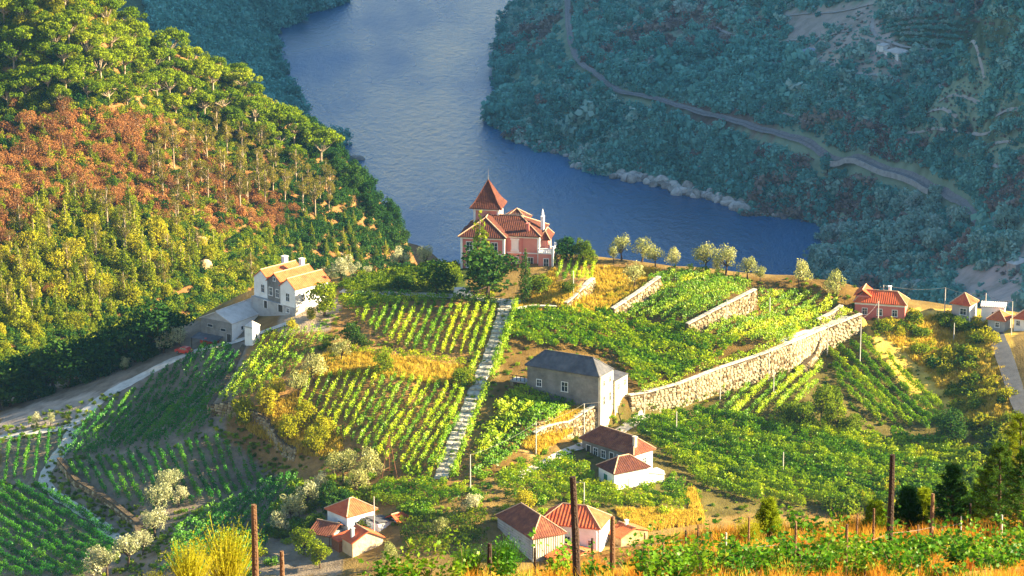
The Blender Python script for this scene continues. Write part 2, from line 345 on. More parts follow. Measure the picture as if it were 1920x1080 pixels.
NC = up([(950, 1040, -222), (950, 950, -219), (950, 890, -217), (900, 800, -214.5), (900, 720, -211.5), (930, 650, -208.5), (950, 580, -206), (950, 540, -204.9), (900, 520, -204.6),
         (540, 600, -208.6), (600, 560, -207), (520, 640, -210.8), (480, 690, -213), (430, 790, -219), (560, 700, -211.5), (700, 700, -210.5), (650, 640, -209), (750, 800, -214.8), (800, 640, -208.6), (800, 560, -206),
         (700, 560, -206.6), (420, 655, -214), (300, 750, -224), (150, 850, -233), (400, 655, -213.5), (350, 662, -216), (200, 742, -225), (130, 800, -231), (0, 822, -235), (0, 785, -236), (150, 722, -228), (250, 682, -221.5),
         (100, 880, -235.5), (150, 960, -238), (230, 1010, -238.6), (50, 950, -241), (100, 1060, -243), (0, 1080, -246), (0, 900, -239.5), (300, 880, -229), (400, 870, -227.2), (480, 900, -227), (450, 960, -229), (350, 1040, -233), (250, 1075, -237),
         (560, 800, -217), (600, 850, -218.3), (650, 900, -219.6), (620, 960, -222), (700, 1000, -222.5), (560, 1000, -225), (480, 1040, -229), (800, 960, -219.8), (800, 1060, -223),
         (1000, 600, -206.5), (1100, 600, -206.8), (1200, 650, -209.9), (1200, 725, -212.5), (1200, 700, -211.7), (1400, 640, -209.3), (1300, 690, -211.4), (1470, 625, -209.2), (1580, 585, -208.3), (1540, 550, -206.4), (1300, 540, -204.3), (1300, 590, -206.0), (1180, 535, -204.3), (1080, 530, -204.2),
         (1000, 800, -213.6), (1060, 770, -213.8), (1010, 870, -217.4), (1190, 800, -217), (1350, 760, -216.2), (1480, 715, -215), (1570, 660, -213.8), (1625, 640, -212), (1300, 850, -219), (1450, 800, -217.6), (1600, 750, -217), (1700, 700, -215.6), (1750, 640, -213), (1860, 600, -210.6),
         (1700, 605, -210.2), (1880, 640, -210.3), (1915, 740, -213), (1800, 750, -217), (1800, 850, -220), (1900, 900, -220.6), (1600, 900, -221), (1500, 970, -223), (1300, 970, -221.8), (1800, 970, -223), (1170, 900, -218.6), (1100, 950, -219.6), (1100, 1040, -222.5),
         (1700, 1050, -226), (1150, 700, -211.5), (1250, 690, -211.6), (1130, 660, -210), (1300, 650, -209.7), (1250, 715, -212.5), (1110, 700, -211.3), (1350, 665, -210.5), (1040, 700, -210.9), (1200, 600, -207.5)])+CREST
NX = [(-140, 400, -202), (0, 400, -192), (140, 400, -193), (-150, 480, -212), (160, 600, -170)]
N = Surf(NC, STEPS, [dict(line=line_xy(CREST), k=.75, r=8)], reg=2e-3, extra=NX, box=(-135, 140, 380, 720), cell=.8, rough=.10, seed=3)
LEDGE = [(60, -60, -152), (170, 0, -167), (300, 90, -185), (430, 130, -194.5), (560, 240, -213.5), (650, 300, -223.5), (720, 390, -233), (750, 430, -238.6), (768, 475, -245), (775, 540, -262)]
LC = [(0, 0, -165), (100, 200, -185), (300, 300, -202), (500, 400, -219), (650, 450, -229), (100, 400, -199.6), (300, 450, -209), (450, 480, -217), (100, 550, -208), (300, 530, -213.5), (50, 620, -211.4), (200, 600, -214.6),
      (350, 560, -217), (0, 700, -214), (150, 640, -215.5), (0, 120, -176), (250, 150, -188)]+LEDGE
L = Surf(LC, (), [dict(line=line_xy(LEDGE), k=1.0, r=10)], reg=1e-3, extra=[(-200, 720, -190), (-200, 850, -165), (-90, 690, -230), (-60, 690, -242), (-40, 720, -250)], box=(-230, 30, 640, 1120), cell=2.0, rough=.8, seed=5)
BSH = [(650, 0), (560, 40), (503, 72), (500, 90), (515, 120), (548, 180), (575, 232), (640, 280), (700, 330)]
BC = [(a, b, WATER+.3) for a, b in BSH]+[(a+22, b+4, WATER-5) for a, b in BSH]+[(300, 60, -268), (300, 0, -262), (400, 100, -280), (500, 30, -289), (450, 0, -278), (600, 0, -296), (470, 60, -286), (420, 30, -278), (520, 200, -288), (400, -60, -266)]
B = Surf(BC, (), (), reg=1e-3, extra=[(-300, 1150, -170), (-300, 1450, -160), (-220, 1000, -230), (-150, 1800, -290), (-300, 1800, -180)], box=(-330, 10, 1000, 1900), cell=4.0, rough=1.2, seed=8)
FSH = [(1010, -60), (972, 0), (938, 60), (921, 130), (926, 190), (902, 226), (945, 262), (990, 290), (1060, 310), (1140, 350), (1250, 390), (1380, 408), (1480, 428), (1550, 440), (1540, 470), (1500, 500)]
RAIL = [(1062, -40), (1064, 0), (1066, 60), (1075, 100), (1090, 128), (1130, 160), (1200, 186), (1280, 205), (1360, 226), (1440, 250), (1520, 275), (1600, 300), (1680, 327), (1745, 350), (1790, 375), (1818, 400), (1836, 424)]
FC = [(a, b, WATER+.3) for a, b in FSH]+[(a-20, b+6, WATER-5) for a, b in FSH]+[(a, b, -276) for a, b in RAIL]+[
    (1685, 95, -243), (1685, 200, -257), (1900, 50, -222), (1900, 200, -240), (1900, 330, -258), (1500, 100, -256), (1300, 50, -262), (1300, 130, -269), (1150, 50, -268), (1500, 0, -243), (1900, 0, -212), (1200, 0, -262), (1685, 0, -230),
    (1600, 480, -291), (1750, 520, -283), (1900, 500, -268), (1900, 450, -263), (1900, 400, -260), (1900, 580, -262), (1700, 440, -285), (1500, 470, -299), (980, 100, -291), (1000, 200, -289), (1200, 330, -289)]+[(a, b, WATER-7) for a, b in ((760, 200), (700, 100), (800, 330), (900, 290), (1000, 345), (1000, 400), (1120, 400), (1250, 440), (1350, 450), (850, 100), (820, 450), (870, 180), (1450, 470), (1150, 385), (1190, 400), (1230, 408))]
FX = [(300, 1100, -132), (300, 1300, -92), (300, 1600, -95), (450, 1000, -70), (450, 1300, 5), (420, 1700, -15), (60, 1850, -280), (200, 1800, -180), (250, 900, -240), (260, 780, -275), (420, 800, -190), (120, 820, -300), (480, 640, -260)]
F = Surf(FC, (), (), reg=1e-3, extra=FX, box=(-40, 480, 780, 1900), cell=3.2, rough=.9, seed=9)
def dig(s, poly):
    q = proj(np.stack([s.GX, s.GY, np.full(s.G.shape, WATER)], -1)); m = inpoly(q[..., 0], q[..., 1], poly); s.G = np.where(m, np.minimum(s.G, WATER-2.5), s.G)
RIVER_PX = [(660, -80)]+[(a+2, b) for a, b in BSH]+[(760, 480), (800, 600), (1500, 600)]+[(a+4, b-3) for a, b in FSH[::-1]]
dig(F, RIVER_PX); dig(B, RIVER_PX)
def slant(L_): return [(a, b, -s*math.sin(math.radians(CENTER_DEP)+math.atan((b-540)/FPX))) for a, b, s in L_]
GCREST = slant([(2100, 958, 98), (1920, 968, 95), (1700, 988, 92), (1500, 1000, 90), (1300, 1010, 88), (1150, 1062, 85), (900, 1095, 80), (780, 1105, 78), (500, 1118, 75), (0, 1132, 75), (-200, 1140, 75)])
GC = GCREST+slant([(1920, 1130, 62), (1500, 1130, 60), (1000, 1140, 60), (0, 1200, 60), (500, 1200, 60), (1700, 1060, 76), (1300, 1070, 73), (1500, 1310, 44), (500, 1400, 44)])
G = Surf(GC, (), [dict(line=line_xy(GCREST[::-1]), k=.30, r=6)], reg=1e-3, box=(-45, 45, 30, 130), cell=.4, rough=.05, seed=11)
def surf_mesh(s, name, mat, zones=None, default=(.3, .2, .1), label=None):
    V = np.stack([s.GX, s.GY, s.G], -1).reshape(-1, 3)
    i = np.arange(s.nx-1); j = np.arange(s.ny-1); I, J = np.meshgrid(i, j); a = (J*s.nx+I).ravel()
    me = mesh_np(name, V, np.stack([a, a+1, a+1+s.nx, a+s.nx], -1), mat, True)
    if zones is not None:
        q = proj(V); c = np.tile(np.array(default+(1,), np.float32), (len(V), 1)); wob = 6*np.sin(V[:, 0]*.9)*np.sin(V[:, 1]*.5)
        for poly, colr in zones: c[inpoly(q[:, 0]+wob, q[:, 1]+wob*.4, poly)] = colr+(1,)
        ca = me.color_attributes.new('zone', 'FLOAT_COLOR', 'POINT'); ca.data.foreach_set('color', c.ravel())
    return tag(link(name, me), kind='structure', label=label)
TAN, SOIL, GREYSOIL, GOLD, DARKG = (.42, .27, .10), (.22, .12, .05), (.25, .20, .15), (.62, .42, .09), (.06, .08, .02)
NZONES = [([(0, 600), (640, 600), (640, 1080), (0, 1080)], GREYSOIL), ([(480, 600), (640, 560), (880, 560), (880, 900), (600, 950), (420, 820)], (.30, .17, .06)),
          ([(960, 570), (1620, 500), (1620, 620), (1180, 780), (900, 900)], (.16, .10, .03)), ([(1160, 760), (1620, 620), (1760, 800), (1920, 950), (900, 980)], (.12, .10, .03)),
          ([(1620, 580), (1900, 580), (1900, 760), (1780, 830), (1640, 660)], GOLD), ([(640, 655), (880, 690), (880, 720), (560, 700)], (.6, .40, .08)), ([(640, 520), (880, 500), (880, 560), (640, 570)], (.07, .10, .02)),
          ([(1050, 490), (1240, 500), (1150, 590), (980, 590)], (.40, .23, .08)), ([(0, 770), (180, 735), (260, 705), (320, 680), (300, 690), (200, 740), (120, 795), (0, 815)], (.40, .33, .27)), ([(520, 595), (640, 560), (620, 620), (520, 630)], (.42, .33, .24)),
          ([(1000, 860), (1140, 750), (1100, 740), (960, 830)], (.46, .30, .11))]
surf_mesh(N, 'spur_hill', M['ground'], NZONES, (.22, .15, .05))
surf_mesh(L, 'left_hillside', M['lground'])
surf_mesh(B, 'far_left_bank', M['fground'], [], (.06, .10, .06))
FZONES = [([(1460, 20), (1640, 0), (1720, 80), (1690, 150), (1500, 110)], (.36, .30, .26)), ([(1250, 20), (1330, 40), (1400, 80), (1380, 100), (1280, 70)], (.25, .22, .18)), ([(1530, 90), (1690, 130), (1680, 150), (1560, 140)], (.34, .30, .24)),
          ([(1780, 500), (1920, 470), (1920, 600), (1760, 560)], (.42, .34, .30)), ([(1640, 30), (1920, 30), (1920, 100), (1700, 95)], (.05, .08, .04)), ([(1380, 200), (1460, 225), (1450, 260), (1360, 235)], (.22, .16, .13)),
          ([(1260, 190), (1340, 190), (1420, 230), (1330, 260)], (.16, .11, .09)), ([(1680, 280), (1920, 200), (1920, 240), (1720, 310)], (.10, .13, .07))]
surf_mesh(F, 'far_right_bank', M['fground'], FZONES, (.20, .27, .19))  # soil colour brightened in place of thicker haze over this bank
surf_mesh(G, 'near_slope', M['gground'])
# hidden slope joining the near slope to the foot of the spur
def joinmesh():
    xs = np.linspace(-150, 150, 40); rows = []
    ys = np.linspace(118, 400, 30)
    for y in ys:
        t = (y-118)/(400-118); zg = G.h(np.clip(xs, -44, 44), np.full(40, 118.))-.4; zn = N.h(np.clip(xs, -134, 139), np.full(40, 400.))-.6
        rows.append(np.stack([xs, np.full(40, y), zg*(1-t)+zn*t-10*np.sin(math.pi*t)], -1))
    V = np.array(rows).reshape(-1, 3); I, J = np.meshgrid(np.arange(39), np.arange(29)); a = (J*40+I).ravel()
    tag(link('lower_slope', mesh_np('lower_slope', V, np.stack([a, a+1, a+41, a+40], -1), M['gground'], True)), kind='structure')
joinmesh()
# valley floor sheet far below, reaching past everything
tag(link('valley_ground', mesh_np('valley_ground', [(-400, -50, -309), (600, -50, -309), (600, 1980, -309), (-400, 1980, -309)], np.array([[0, 1, 2, 3]]), M['gground'])), kind='structure')
# ------------------------------------------------------------------ river
def water():
    m, t, out = newmat('river water'); geo = nd(t, 'ShaderNodeNewGeometry')
    b = nd(t, 'ShaderNodeBsdfPrincipled'); b.inputs['IOR'].default_value = 1.33; b.inputs['Specular IOR Level'].default_value = .36
    big = nd(t, 'ShaderNodeTexNoise', Scale=1.0, Detail=4.0); mp = nd(t, 'ShaderNodeMapping'); mp.inputs['Scale'].default_value = (.018, .006, 1); mp.inputs['Rotation'].default_value = (0, 0, .5)
    t.links.new(geo.outputs['Position'], mp.inputs[0]); t.links.new(mp.outputs[0], big.inputs['Vector'])
    t.links.new(ramp_mix(t, big.outputs[0], [(.008, .055, .15), (.012, .08, .20), (.02, .11, .26)], [.3, .5, .7]), b.inputs['Base Color'])
    rr = nd(t, 'ShaderNodeMapRange'); rr.inputs['From Min'].default_value = .35; rr.inputs['From Max'].default_value = .7; rr.inputs['To Min'].default_value = .12; rr.inputs['To Max'].default_value = .42
    t.links.new(big.outputs[0], rr.inputs[0]); t.links.new(rr.outputs[0], b.inputs['Roughness'])
    n1 = nd(t, 'ShaderNodeTexNoise', Scale=1.0, Detail=5.0, Roughness=.7); m1 = nd(t, 'ShaderNodeMapping'); m1.inputs['Scale'].default_value = (.35, .12, 1); m1.inputs['Rotation'].default_value = (0, 0, .25)
    t.links.new(geo.outputs['Position'], m1.inputs[0]); t.links.new(m1.outputs[0], n1.inputs['Vector'])
    bp = nd(t, 'ShaderNodeBump'); bp.inputs['Strength'].default_value = .9; bp.inputs['Distance'].default_value = .9
    t.links.new(n1.outputs[0], bp.inputs['Height']); t.links.new(bp.outputs[0], b.inputs['Normal'])
    t.links.new(b.outputs[0], out.inputs[0])
    z = WATER
    tag(link('river', mesh_np('river', [(-400, 640, z), (600, 640, z), (600, 1980, z), (-400, 1980, z)], np.array([[0, 1, 2, 3]]), m)), kind='structure')
water()
def haze():
    m, t, out = newmat('haze'); v = nd(t, 'ShaderNodeVolumePrincipled'); v.inputs['Density'].default_value = HAZE_D
    v.inputs['Color'].default_value = (.22, .52, 1.0, 1); v.inputs['Anisotropy'].default_value = 0.6
    t.links.new(v.outputs[0], out.inputs['Volume'])
    o = MB().box(-410, 610, -60, 1990, -311, 40).obj('haze', m); tag(o, kind='stuff', label='blue evening haze filling the whole valley'); o.display_type = 'WIRE'
HAZE_D = .000055

haze()
# ------------------------------------------------------------------ plants: mesh makers
def unit(v): return v/(np.linalg.norm(v, axis=-1, keepdims=True)+1e-9)
def leaf_cards(C, Nn, size, rng, aspect=1.0, fold=.25):
    """leaf clumps as bent quads (two triangles each folded on the diagonal)"""
    n = len(C); size = np.broadcast_to(size, (n,))[:, None]
    r = unit(rng.normal(size=(n, 3))); t = unit(np.cross(Nn, r)); b = np.cross(Nn, t)
    s1 = size*rng.uniform(.6, 1.3, (n, 1)); s2 = size*aspect*rng.uniform(.5, 1.1, (n, 1))
    f = Nn*size*fold*rng.uniform(-1, 1, (n, 1))
    V = np.stack([C-t*s1*.5, C-b*s2*.5+f, C+t*s1*.5, C+b*s2*.5+f], 1).reshape(-1, 3)
    F = np.arange(n*4).reshape(n, 4); return V, F
def cloud(clumps, n, size, rng, aspect=1.0, jitter=.7, shell=.55):
    c = np.array([k[0] for k in clumps], float); r = np.array([k[1] if hasattr(k[1], '__len__') else (k[1],)*3 for k in clumps], float)
    w = (r[:, 0]*r[:, 1]+r[:, 1]*r[:, 2]+r[:, 0]*r[:, 2]); k = rng.choice(len(c), n, p=w/w.sum())
    d = unit(rng.normal(size=(n, 3))); rad = rng.uniform(0, 1, (n, 1))**.33*(1-shell)+shell; rad = rad*rng.uniform(.75, 1.12, (n, 1))
    P = c[k]+d*r[k]*rad; nn = unit(d/r[k]*r[k].mean(-1, keepdims=True)+rng.normal(size=(n, 3))*jitter)
    return leaf_cards(P, nn, size, rng, aspect)
def crown_mesh(name, clumps, n, size, mat, rng, **kw):
    V, Fq = cloud(clumps, n, size, rng, **kw); return mesh_np(name, V, Fq, mat)
def trunk_mesh(name, base_r, pts, limbs, mat):
    m = MB(); k = len(pts); m.tube(pts, [base_r*(1-.65*i/(k-1)) for i in range(k)], 6)
    for a, b, r in limbs:
        a, b = np.array(a, float), np.array(b, float); mid = (a+b)/2+np.array([0, 0, -.06*np.linalg.norm(b-a)])
        m.tube([a, mid, b], [r, r*.7, r*.35], 5)
    return m.mesh(name, mat)
def mk_olive(rng, name='olive'):
    cl = []; lim = []
    top = np.array([rng.normal()*.15, rng.normal()*.15, 1.5])
    for i in range(11):
        a = rng.uniform(0, 6.28); rr = rng.uniform(.3, 1.5); z = rng.uniform(2.2, 4.0)-rr*.25
        c = (rr*math.cos(a), rr*math.sin(a), z); cl.append((c, rng.uniform(.55, 1.0))); lim.append((top, c, .09))
    return (trunk_mesh('trunk', .26, [(0, 0, -.5), (.08, .03, .6), tuple(top)], lim, M['bark']), crown_mesh('crown', cl, 1100, .26, M['olive'], rng, aspect=.7))
def mk_broad(rng, mat='broad', n=1300, dens=.34):
    cl = [((0, 0, 3.2), 1.5)]; lim = []
    for i in range(13):
        a = rng.uniform(0, 6.28); rr = rng.uniform(.5, 1.9); z = rng.uniform(1.7, 4.9)-rr*.35
        c = (rr*math.cos(a), rr*math.sin(a), z); cl.append((c, rng.uniform(.6, 1.15))); lim.append(((0, 0, 1.4), c, .08))
    return (trunk_mesh('trunk', .22, [(0, 0, -.5), (.05, 0, .8), (0, .05, 2.4)], lim, M['bark']), crown_mesh('crown', cl, n, dens, M[mat], rng))
def mk_pine(rng):   # umbrella pine, nominal 10 m
    cl = []; lim = []; h = 6.5
    for i in range(14):
        a = rng.uniform(0, 6.28); rr = 4.0*math.sqrt(rng.uniform(0, 1)); z = h+1.9*(1-(rr/4.4)**2)+rng.normal()*.3
        c = (rr*math.cos(a), rr*math.sin(a), z); cl.append((c, (rng.uniform(1.1, 1.8), rng.uniform(1.1, 1.8), rng.uniform(.7, 1.1)))); lim.append(((.2*math.cos(a), .2*math.sin(a), 4.6), (c[0]*.85, c[1]*.85, z-.4), .12))
    return (trunk_mesh('trunk', .33, [(0, 0, -1), (.2, .1, 2.5), (.1, .1, 5), (0, 0, 6.8)], lim, M['palebark']), crown_mesh('crown', cl, 1900, .50, M['pine'], rng, jitter=.8))
def mk_conifer(rng):  # narrow young tree, nominal 7 m
    cl = []
    for i in range(12):
        t = i/11; z = 1.0+5.8*t; r = (1.25*(1-t)**.8+.18)*rng.uniform(.8, 1.2)
        for q in range(2 if t < .7 else 1):
            a = rng.uniform(0, 6.28); cl.append(((r*.5*math.cos(a), r*.5*math.sin(a), z+rng.normal()*.15), (r*.75, r*.75, .6)))
    return (trunk_mesh('trunk', .14, [(0, 0, -.6), (0, 0, 3), (0, 0, 6.5)], [], M['palebark']), crown_mesh('crown', cl, 900, .34, M['conifer'], rng, jitter=.8))
def mk_euca(rng):   # tall eucalyptus, nominal 14 m
    cl = []; lim = []; lean = rng.normal()*.5
    for i in range(13):
        a = rng.uniform(0, 6.28); z = rng.uniform(6.0, 13.2); rr = rng.uniform(.6, 3.0)*(1-.5*abs((z-9.5)/5))
        c = (rr*math.cos(a)+lean*z/14, rr*math.sin(a), z); cl.append((c, (rng.uniform(.8, 1.5), rng.uniform(.8, 1.5), rng.uniform(.7, 1.2)))); lim.append(((lean*(z-3)/14, 0, z-2.6), c, .10))
    return (trunk_mesh('trunk', .30, [(0, 0, -1), (lean*.2, .1, 4), (lean*.6, 0, 9), (lean*.95, 0, 12.5)], lim, M['palebark']), crown_mesh('crown', cl, 1000, .48, M['euca'], rng, aspect=.6, jitter=.9))
def mk_russet(rng):  # rust-coloured broad tree, nominal 6 m
    cl = [((0, 0, 2.8), (1.8, 1.8, 1.6))]; lim = []
    for i in range(14):
        a = rng.uniform(0, 6.28); rr = rng.uniform(.4, 2.6); z = rng.uniform(1.6, 5.0)-rr*.35
        c = (rr*math.cos(a), rr*math.sin(a), z); cl.append((c, rng.uniform(.6, 1.2))); lim.append(((0, 0, .9), c, .09))
    return (trunk_mesh('trunk', .2, [(0, 0, -.6), (.1, .1, 1.2), (0, .1, 3.4)], lim, M['palebark']), crown_mesh('crown', cl, 1400, .36, M['russet'], rng, aspect=.6, jitter=1.0))
def mk_shrub(rng, mat, n=500, size=.24, flat=.75):
    cl = [((0, 0, .7*flat), (.9, .9, .8*flat))]
    for i in range(8):
        a = rng.uniform(0, 6.28); rr = rng.uniform(.3, 1.0); cl.append(((rr*math.cos(a), rr*math.sin(a), rng.uniform(.3, 1.5)*flat), rng.uniform(.35, .65)))
    return crown_mesh('foliage', cl, n, size, M[mat], rng)
def mk_cypress(rng):
    cl = [((0, 0, .5+i*.42), (.62*math.sin(math.pi*min(1, (i+1.4)/13))**.8+.1,)*2+(.5,)) for i in range(13)]
    return (trunk_mesh('trunk', .1, [(0, 0, -.4), (0, 0, 3), (0, 0, 5.4)], [], M['bark']), crown_mesh('crown', cl, 1600, .16, M['dark'], rng, jitter=.5))
TREES = {}
def variants(key, fn, k):
    TREES[key] = [fn(np.random.default_rng(100*len(TREES)+i)) for i in range(k)]
variants('olive', mk_olive, 5); variants('broad', mk_broad, 5); variants('pine', mk_pine, 6); variants('conifer', mk_conifer, 5)
variants('euca', mk_euca, 5); variants('russet', mk_russet, 4); variants('darktree', lambda r: mk_broad(r, 'dark', 1500, .32), 4); variants('cypress', mk_cypress, 1)
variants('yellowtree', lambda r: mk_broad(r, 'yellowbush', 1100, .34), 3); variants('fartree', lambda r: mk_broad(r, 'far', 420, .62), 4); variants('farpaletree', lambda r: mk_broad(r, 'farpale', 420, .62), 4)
SHRUBS = {}
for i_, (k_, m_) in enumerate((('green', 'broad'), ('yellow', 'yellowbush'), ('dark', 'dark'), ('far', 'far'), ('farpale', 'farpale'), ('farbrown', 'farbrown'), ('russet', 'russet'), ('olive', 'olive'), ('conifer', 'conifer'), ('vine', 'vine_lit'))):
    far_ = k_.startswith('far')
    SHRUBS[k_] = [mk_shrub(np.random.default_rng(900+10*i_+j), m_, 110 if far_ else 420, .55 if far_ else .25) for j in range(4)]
def tree(key, name, label, cat, loc, scale, group=None, sz=None):
    tm, cm = TREES[key][RNG.integers(len(TREES[key]))]
    r = thing(name, label, cat, loc, group, RNG.uniform(0, 6.28)); s = scale*RNG.uniform(.92, 1.08)
    r.scale = (s, s, s*(sz or RNG.uniform(.9, 1.12)))
    link('trunk', tm, r); link('crown', cm, r); return r
def shrub(key, name, label, cat, loc, scale, group=None, sz=1.0):
    o = link(name, SHRUBS[key][RNG.integers(len(SHRUBS[key]))], None, loc); o.rotation_euler = (0, 0, RNG.uniform(0, 6.28)); o.scale = (scale, scale, scale*sz)
    return tag(o, label, cat, group)
# geometry-nodes scatter for what nobody could count
def scatter(name, label, P, scl, meshes, idx=None):
    src = bpy.data.collections.new(name+'_source')
    for i, me in enumerate(meshes):
        o = bpy.data.objects.new(f'{name}_source_{i:02d}', me); src.objects.link(o)
    me = bpy.data.meshes.new(name); n = len(P); me.vertices.add(n); me.vertices.foreach_set('co', np.asarray(P, np.float32).ravel())
    for an, ty, val in (('scl', 'FLOAT', np.asarray(scl, np.float32)), ('rot', 'FLOAT', RNG.uniform(0, 6.28, n).astype(np.float32)), ('idx', 'INT', (RNG.integers(0, len(meshes), n) if idx is None else np.asarray(idx)).astype(np.int32))):
        me.attributes.new(an, ty, 'POINT').data.foreach_set('value', val)
    o = link(name, me); t = bpy.data.node_groups.new(name, 'GeometryNodeTree')
    t.interface.new_socket('Geometry', in_out='INPUT', socket_type='NodeSocketGeometry'); t.interface.new_socket('Geometry', in_out='OUTPUT', socket_type='NodeSocketGeometry')
    gi = t.nodes.new('NodeGroupInput'); go = t.nodes.new('NodeGroupOutput'); ip = t.nodes.new('GeometryNodeInstanceOnPoints'); ci = t.nodes.new('GeometryNodeCollectionInfo')
    ci.inputs['Collection'].default_value = src; ci.inputs['Separate Children'].default_value = True; ci.inputs['Reset Children'].default_value = True
    def na(nm, ty):
        q = t.nodes.new('GeometryNodeInputNamedAttribute'); q.data_type = ty; q.inputs['Name'].default_value = nm; return q.outputs['Attribute']
    cx = t.nodes.new('ShaderNodeCombineXYZ'); t.links.new(na('rot', 'FLOAT'), cx.inputs[2])
    t.links.new(gi.outputs[0], ip.inputs['Points']); t.links.new(ci.outputs[0], ip.inputs['Instance']); ip.inputs['Pick Instance'].default_value = True
    t.links.new(na('idx', 'INT'), ip.inputs['Instance Index']); t.links.new(cx.outputs[0], ip.inputs['Rotation']); t.links.new(na('scl', 'FLOAT'), ip.inputs['Scale'])
    t.links.new(ip.outputs[0], go.inputs[0]); md = o.modifiers.new('scatter', 'NODES'); md.node_group = t
    return tag(o, label, None, None, 'stuff')
# ------------------------------------------------------------------ the wooded left hillside
def plant_L(key, name, label, cat, poly, n, smin, smax, group, surf=None, mind=14):
    q = rand_in_poly(poly, n*6); keep = []
    for p in q:
        if all((p[0]-k[0])**2+(p[1]-k[1])**2 > mind**2 for k in keep): keep.append(p)
        if len(keep) >= n: break
    keep.sort(key=lambda p: p[1])
    P = (surf or L).hit([k[0] for k in keep], [k[1] for k in keep])
    for p in P: tree(key, name, label, cat, tuple(p-np.array([0, 0, 1.6 if key == 'pine' else .3])), RNG.uniform(smin, smax), group)
plant_L('pine', 'umbrella_pine', 'flat-topped umbrella pine on the upper part of the wooded left slope', 'tree', [(-10, 30), (60, 10), (200, 20), (300, 100), (430, 145), (560, 250), (640, 310), (600, 345), (500, 300), (380, 240), (280, 210), (100, 200), (-10, 220)], 80, .75, 1.25, 'umbrella pines on the left slope', mind=24)
tree('pine', 'umbrella_pine', 'biggest umbrella pine standing out at the upper edge of the left slope', 'tree', tuple(L.hit1(243, 118)), 1.35)
plant_L('russet', 'russet_tree', 'rust-brown autumn tree in the middle of the left slope', 'tree', [(-10, 290), (60, 240), (130, 215), (210, 215), (290, 240), (250, 290), (310, 320), (300, 360), (240, 350), (200, 395), (120, 370), (70, 430), (-10, 480)], 56, .6, 1.35, 'rust-brown trees on the left slope', mind=14)
plant_L('conifer', 'young_conifer', 'green conifer poking out of the rust-brown trees', 'tree', [(-10, 260), (120, 225), (290, 235), (310, 300), (300, 360), (200, 400), (90, 385), (60, 430), (-10, 480)], 22, .6, .95, 'conifers among the rust-brown trees', mind=26)
plant_L('broad', 'leafy_tree', 'green leafy tree mixed into the rust-brown patch', 'tree', [(-10, 290), (60, 240), (130, 215), (290, 240), (310, 330), (200, 400), (70, 430), (-10, 480)], 22, .55, 1.0, 'leafy trees in the rust-brown patch', mind=30)
plant_L('russet', 'russet_tree', 'rust-brown tree standing apart on the wooded left slope', 'tree', [(-10, 180), (300, 190), (560, 330), (560, 460), (300, 520), (-10, 600)], 30, .4, .9, 'scattered rust-brown trees', mind=40)
plant_L('russet', 'russet_tree', 'rust-brown bush among the eucalyptus of the left slope', 'tree', [(340, 300), (420, 330), (560, 400), (520, 440), (400, 400)], 22, .55, .85, 'rust-brown bushes among the eucalyptus', mind=16)
plant_L('euca', 'eucalyptus_tree', 'tall pale-trunked eucalyptus on the right half of the left slope', 'tree', [(270, 330), (330, 270), (400, 250), (520, 310), (640, 370), (610, 410), (520, 400), (420, 420), (330, 420)], 46, .62, .9, 'eucalyptus trees on the left slope', mind=20)
plant_L('conifer', 'young_conifer', 'narrow sunlit young conifer on the lower left slope', 'tree', [(-10, 520), (60, 400), (150, 390), (280, 410), (420, 470), (410, 520), (300, 560), (200, 610), (60, 640), (-10, 660)], 120, .6, 1.5, 'young conifers on the lower left slope', mind=15)
plant_L('yellowtree', 'yellow_green_tree', 'rounded yellow-green tree among the young conifers of the lower left slope', 'tree', [(-10, 520), (60, 420), (280, 420), (420, 480), (300, 570), (200, 610), (-10, 660)], 45, .7, 1.5, 'yellow-green trees on the lower left slope', mind=26)
plant_L('euca', 'eucalyptus_tree', 'slender eucalyptus above the young conifers of the lower left slope', 'tree', [(-10, 480), (80, 390), (280, 400), (400, 460), (300, 560), (100, 600), (-10, 620)], 26, .5, .85, 'slender eucalyptus on the lower left slope', mind=36)
plant_L('conifer', 'young_conifer', 'small shaded conifer near the foot of the left slope by the river', 'tree', [(500, 430), (620, 400), (700, 440), (740, 490), (600, 520), (500, 500)], 45, .5, .85, 'shaded conifers near the river', mind=14)
plant_L('yellowtree', 'yellow_green_tree', 'pale yellow-green tree at the upper corner of the left slope', 'tree', [(-10, 0), (160, 0), (210, 50), (120, 70), (-10, 70)], 26, .8, 1.2, 'yellow-green trees at the upper left', mind=18)
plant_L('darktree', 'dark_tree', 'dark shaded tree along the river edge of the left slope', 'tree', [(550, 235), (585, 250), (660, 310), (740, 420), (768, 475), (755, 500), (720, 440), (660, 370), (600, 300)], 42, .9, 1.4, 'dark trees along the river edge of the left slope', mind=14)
tree('euca', 'eucalyptus_tree', 'pale blossoming tree rising behind the three-gabled estate house', 'tree', tuple(L.hit1(472, 535)), .62)
# undergrowth
q_ = rand_in_poly([(-20, -10), (170, -10), (300, 85), (430, 125), (560, 238), (650, 300), (770, 480), (760, 540), (420, 600), (200, 660), (-20, 720)], 5200); P_ = L.hit(q_[:, 0], q_[:, 1])
ri_ = np.where(inpoly(q_[:, 0], q_[:, 1], [(-20, 240), (120, 210), (300, 220), (520, 380), (540, 440), (420, 430), (260, 390), (60, 430), (-20, 500)]), RNG.integers(0, 4, len(q_)), RNG.integers(4, 16, len(q_)))
ri_ = np.where(RNG.uniform(size=len(q_)) < .45, RNG.integers(4, 16, len(q_)), ri_)
gr_ = np.where(q_[:, 0] > 520, RNG.integers(4, 8, len(q_)), ri_)
scatter('undergrowth', 'mixed scrub covering the ground of the left slope', P_, RNG.uniform(.8, 1.9, len(P_)), SHRUBS['russet']+SHRUBS['dark']+SHRUBS['green']+SHRUBS['conifer'], gr_)
